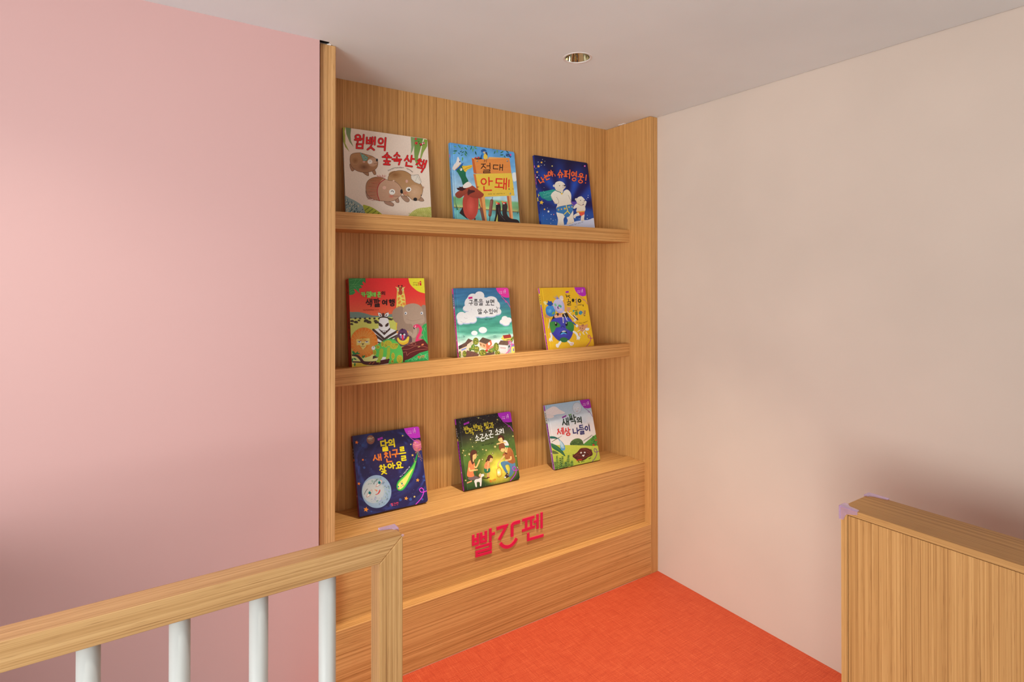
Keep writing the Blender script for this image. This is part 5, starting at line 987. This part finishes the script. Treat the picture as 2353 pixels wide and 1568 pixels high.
    c.L('800,1290 830,1325', 9, (60, 28, 26), False); c.L('895,1300 905,1318', 9, (60, 28, 26), False)
    # plants
    for x0, y0, x1, y1, n in ((385, 1210, 400, 1500, 9), (500, 1220, 480, 1480, 8), (620, 1195, 600, 1430, 8), (688, 1310, 672, 1420, 4), (345, 1330, 360, 1500, 5), (450, 1250, 455, 1480, 6), (560, 1330, 550, 1460, 5)):
        c.L([(x0, y0), (x1, y1)], 6, (46, 88, 48), False)
        for k in range(n):
            t = (k+.3)/n; x, y = x0+(x1-x0)*t, y0+(y1-y0)*t; l = 26+34*t
            for sgn in (-1, 1): c.leaf(x, y, l, 18, -90+sgn*(52+12*t), [(60, 116, 62), (44, 92, 52), (88, 140, 76)][k % 3])
    c.T('새,556,522,130,148 싹,704,476,130,178 의,836,490,96,122', (22, 44, 34), 21, rot=-8); c.L('648,398 650,440', 9, (60, 100, 50), False); c.E(632, 386, 20, 11, (86, 150, 66), rot=35); c.E(660, 377, 20, 11, (110, 170, 80), rot=-35)
    c.T('세,455,712,132,130 상,598,718,110,155', (226, 42, 40), 19, rot=-8); c.star(402, 682, 18, (200, 36, 36)); c.T('나,765,706,118,118 들,876,676,104,185 이,1000,650,104,110', (34, 34, 108), 20, rot=-8); c.L('1020,600 1022,570', 14, (90, 60, 40), False); c.L('1012,555 1005,538', 4, (90, 60, 40), False); c.L('1028,555 1034,540', 4, (90, 60, 40), False)
    c.tiny('915,902 1000,850 1100,780', 18, 16, (60, 70, 60), 2.6)
    loop_ribbon(c, '1090,1318 1165,1220 1185,1130 1170,1070 1137,1055 1128,1092 1150,1125 1190,1120 1245,1098', 10, (140, 50, 150))
    picture_book((-.41666, .20938, .51351, -.03125, .28122), c, .015, 'pale picture book with a dew drop and smiling brown soil, right on the low base', (200, 205, 200), (172, 40, 190), [(.72, .91, 0, 1, (236, 238, 238))]+[(.75+k*.035, .775+k*.035, .3, .75, (40, 60, 60)) for k in range(4)]+[(.705, .72, .1, .9, (60, 120, 60))]+[(.42+k*.045, .445+k*.045, .3, .7, (90, 20, 100)) for k in range(6)]+[(.24, .26, .3, .8, (250, 225, 250)), (.06, .09, .3, .7, (70, 16, 80)), (.1, .13, .3, .7, (70, 16, 80))], (190, 212, 228))
book_sprout()

# ------------------------------------------------------------------ raised lettering on the base front
def sign():
    s = tag(empty('sign_lettering', (-.785, YB, .31)), 'raised red Korean letters spelling three syllables on the front of the oak shelving base', 'sign')
    s['label'] = 'raised glossy red Korean lettering mounted on the front of the oak shelving base'
    # drafted on a skewed sheet, flattened to the base front (x to the right, z up)
    M = homography([(255, 740), (2010, 190), (2010, 800), (400, 1290)], [(-.9582, .4098), (-.6116, .4180), (-.6117, .3131), (-.9317, .3155)])
    def letter(strokes, w):
        bm = bmesh.new(); k = 0
        for st in strokes:
            w_ = w; P_ = pts(st[0]) if isinstance(st, tuple) else pts(st)
            if isinstance(st, tuple): P_ = smooth_open(P_, 6)
            P_ = [M(*p) for p in P_]; n = len(P_); A, B = [], []
            for i in range(n):
                a, b, p = P_[max(0, i-1)], P_[min(n-1, i+1)], P_[i]
                d1 = Vector((p[0]-a[0], p[1]-a[1])); d2 = Vector((b[0]-p[0], b[1]-p[1]))
                if d1.length < 1e-9: d1 = d2
                if d2.length < 1e-9: d2 = d1
                d1.normalize(); d2.normalize(); n1 = Vector((-d1.y, d1.x)); n2 = Vector((-d2.y, d2.x)); m = n1+n2; m.normalize()
                kk = 1/max(.55, m.dot(n1)); h = w_/2*kk
                A.append((p[0]+m.x*h, p[1]+m.y*h)); B.append((p[0]-m.x*h, p[1]-m.y*h))
            poly = A+B[::-1]; dep = .0030+.00012*k; k += 1
            prism(bm, [(x, YB-.00015, z) for x, z in poly], (0, -dep, 0))
        return finish('letter', bm, M_RED, s, bevel=.001, seg=2)
    letter(['290,740 290,1005', '405,700 405,975', '290,868 405,830', '270,985 430,940',
            '485,680 485,940', '600,640 600,915', '485,810 600,770', '465,925 625,880',
            '710,580 710,905', '710,735 820,700',
            '345,1065 715,955 715,1070 375,1165 375,1255 745,1150'], .0112)
    letter(['865,590 1105,520 925,865', ('1440,415 1300,455 1250,500 1245,560 1245,700 1245,785',), ('955,945 1010,1005 1080,1035 1160,1030 1240,985 1310,905 1355,825',)], .0132)
    letter(['1495,385 1795,300', '1590,375 1590,630', '1715,345 1715,590', '1490,640 1805,535',
            '1775,425 1870,395', '1870,230 1870,595', '1970,185 1970,578',
            '1640,690 1640,860 2015,750'], .0118)
sign()
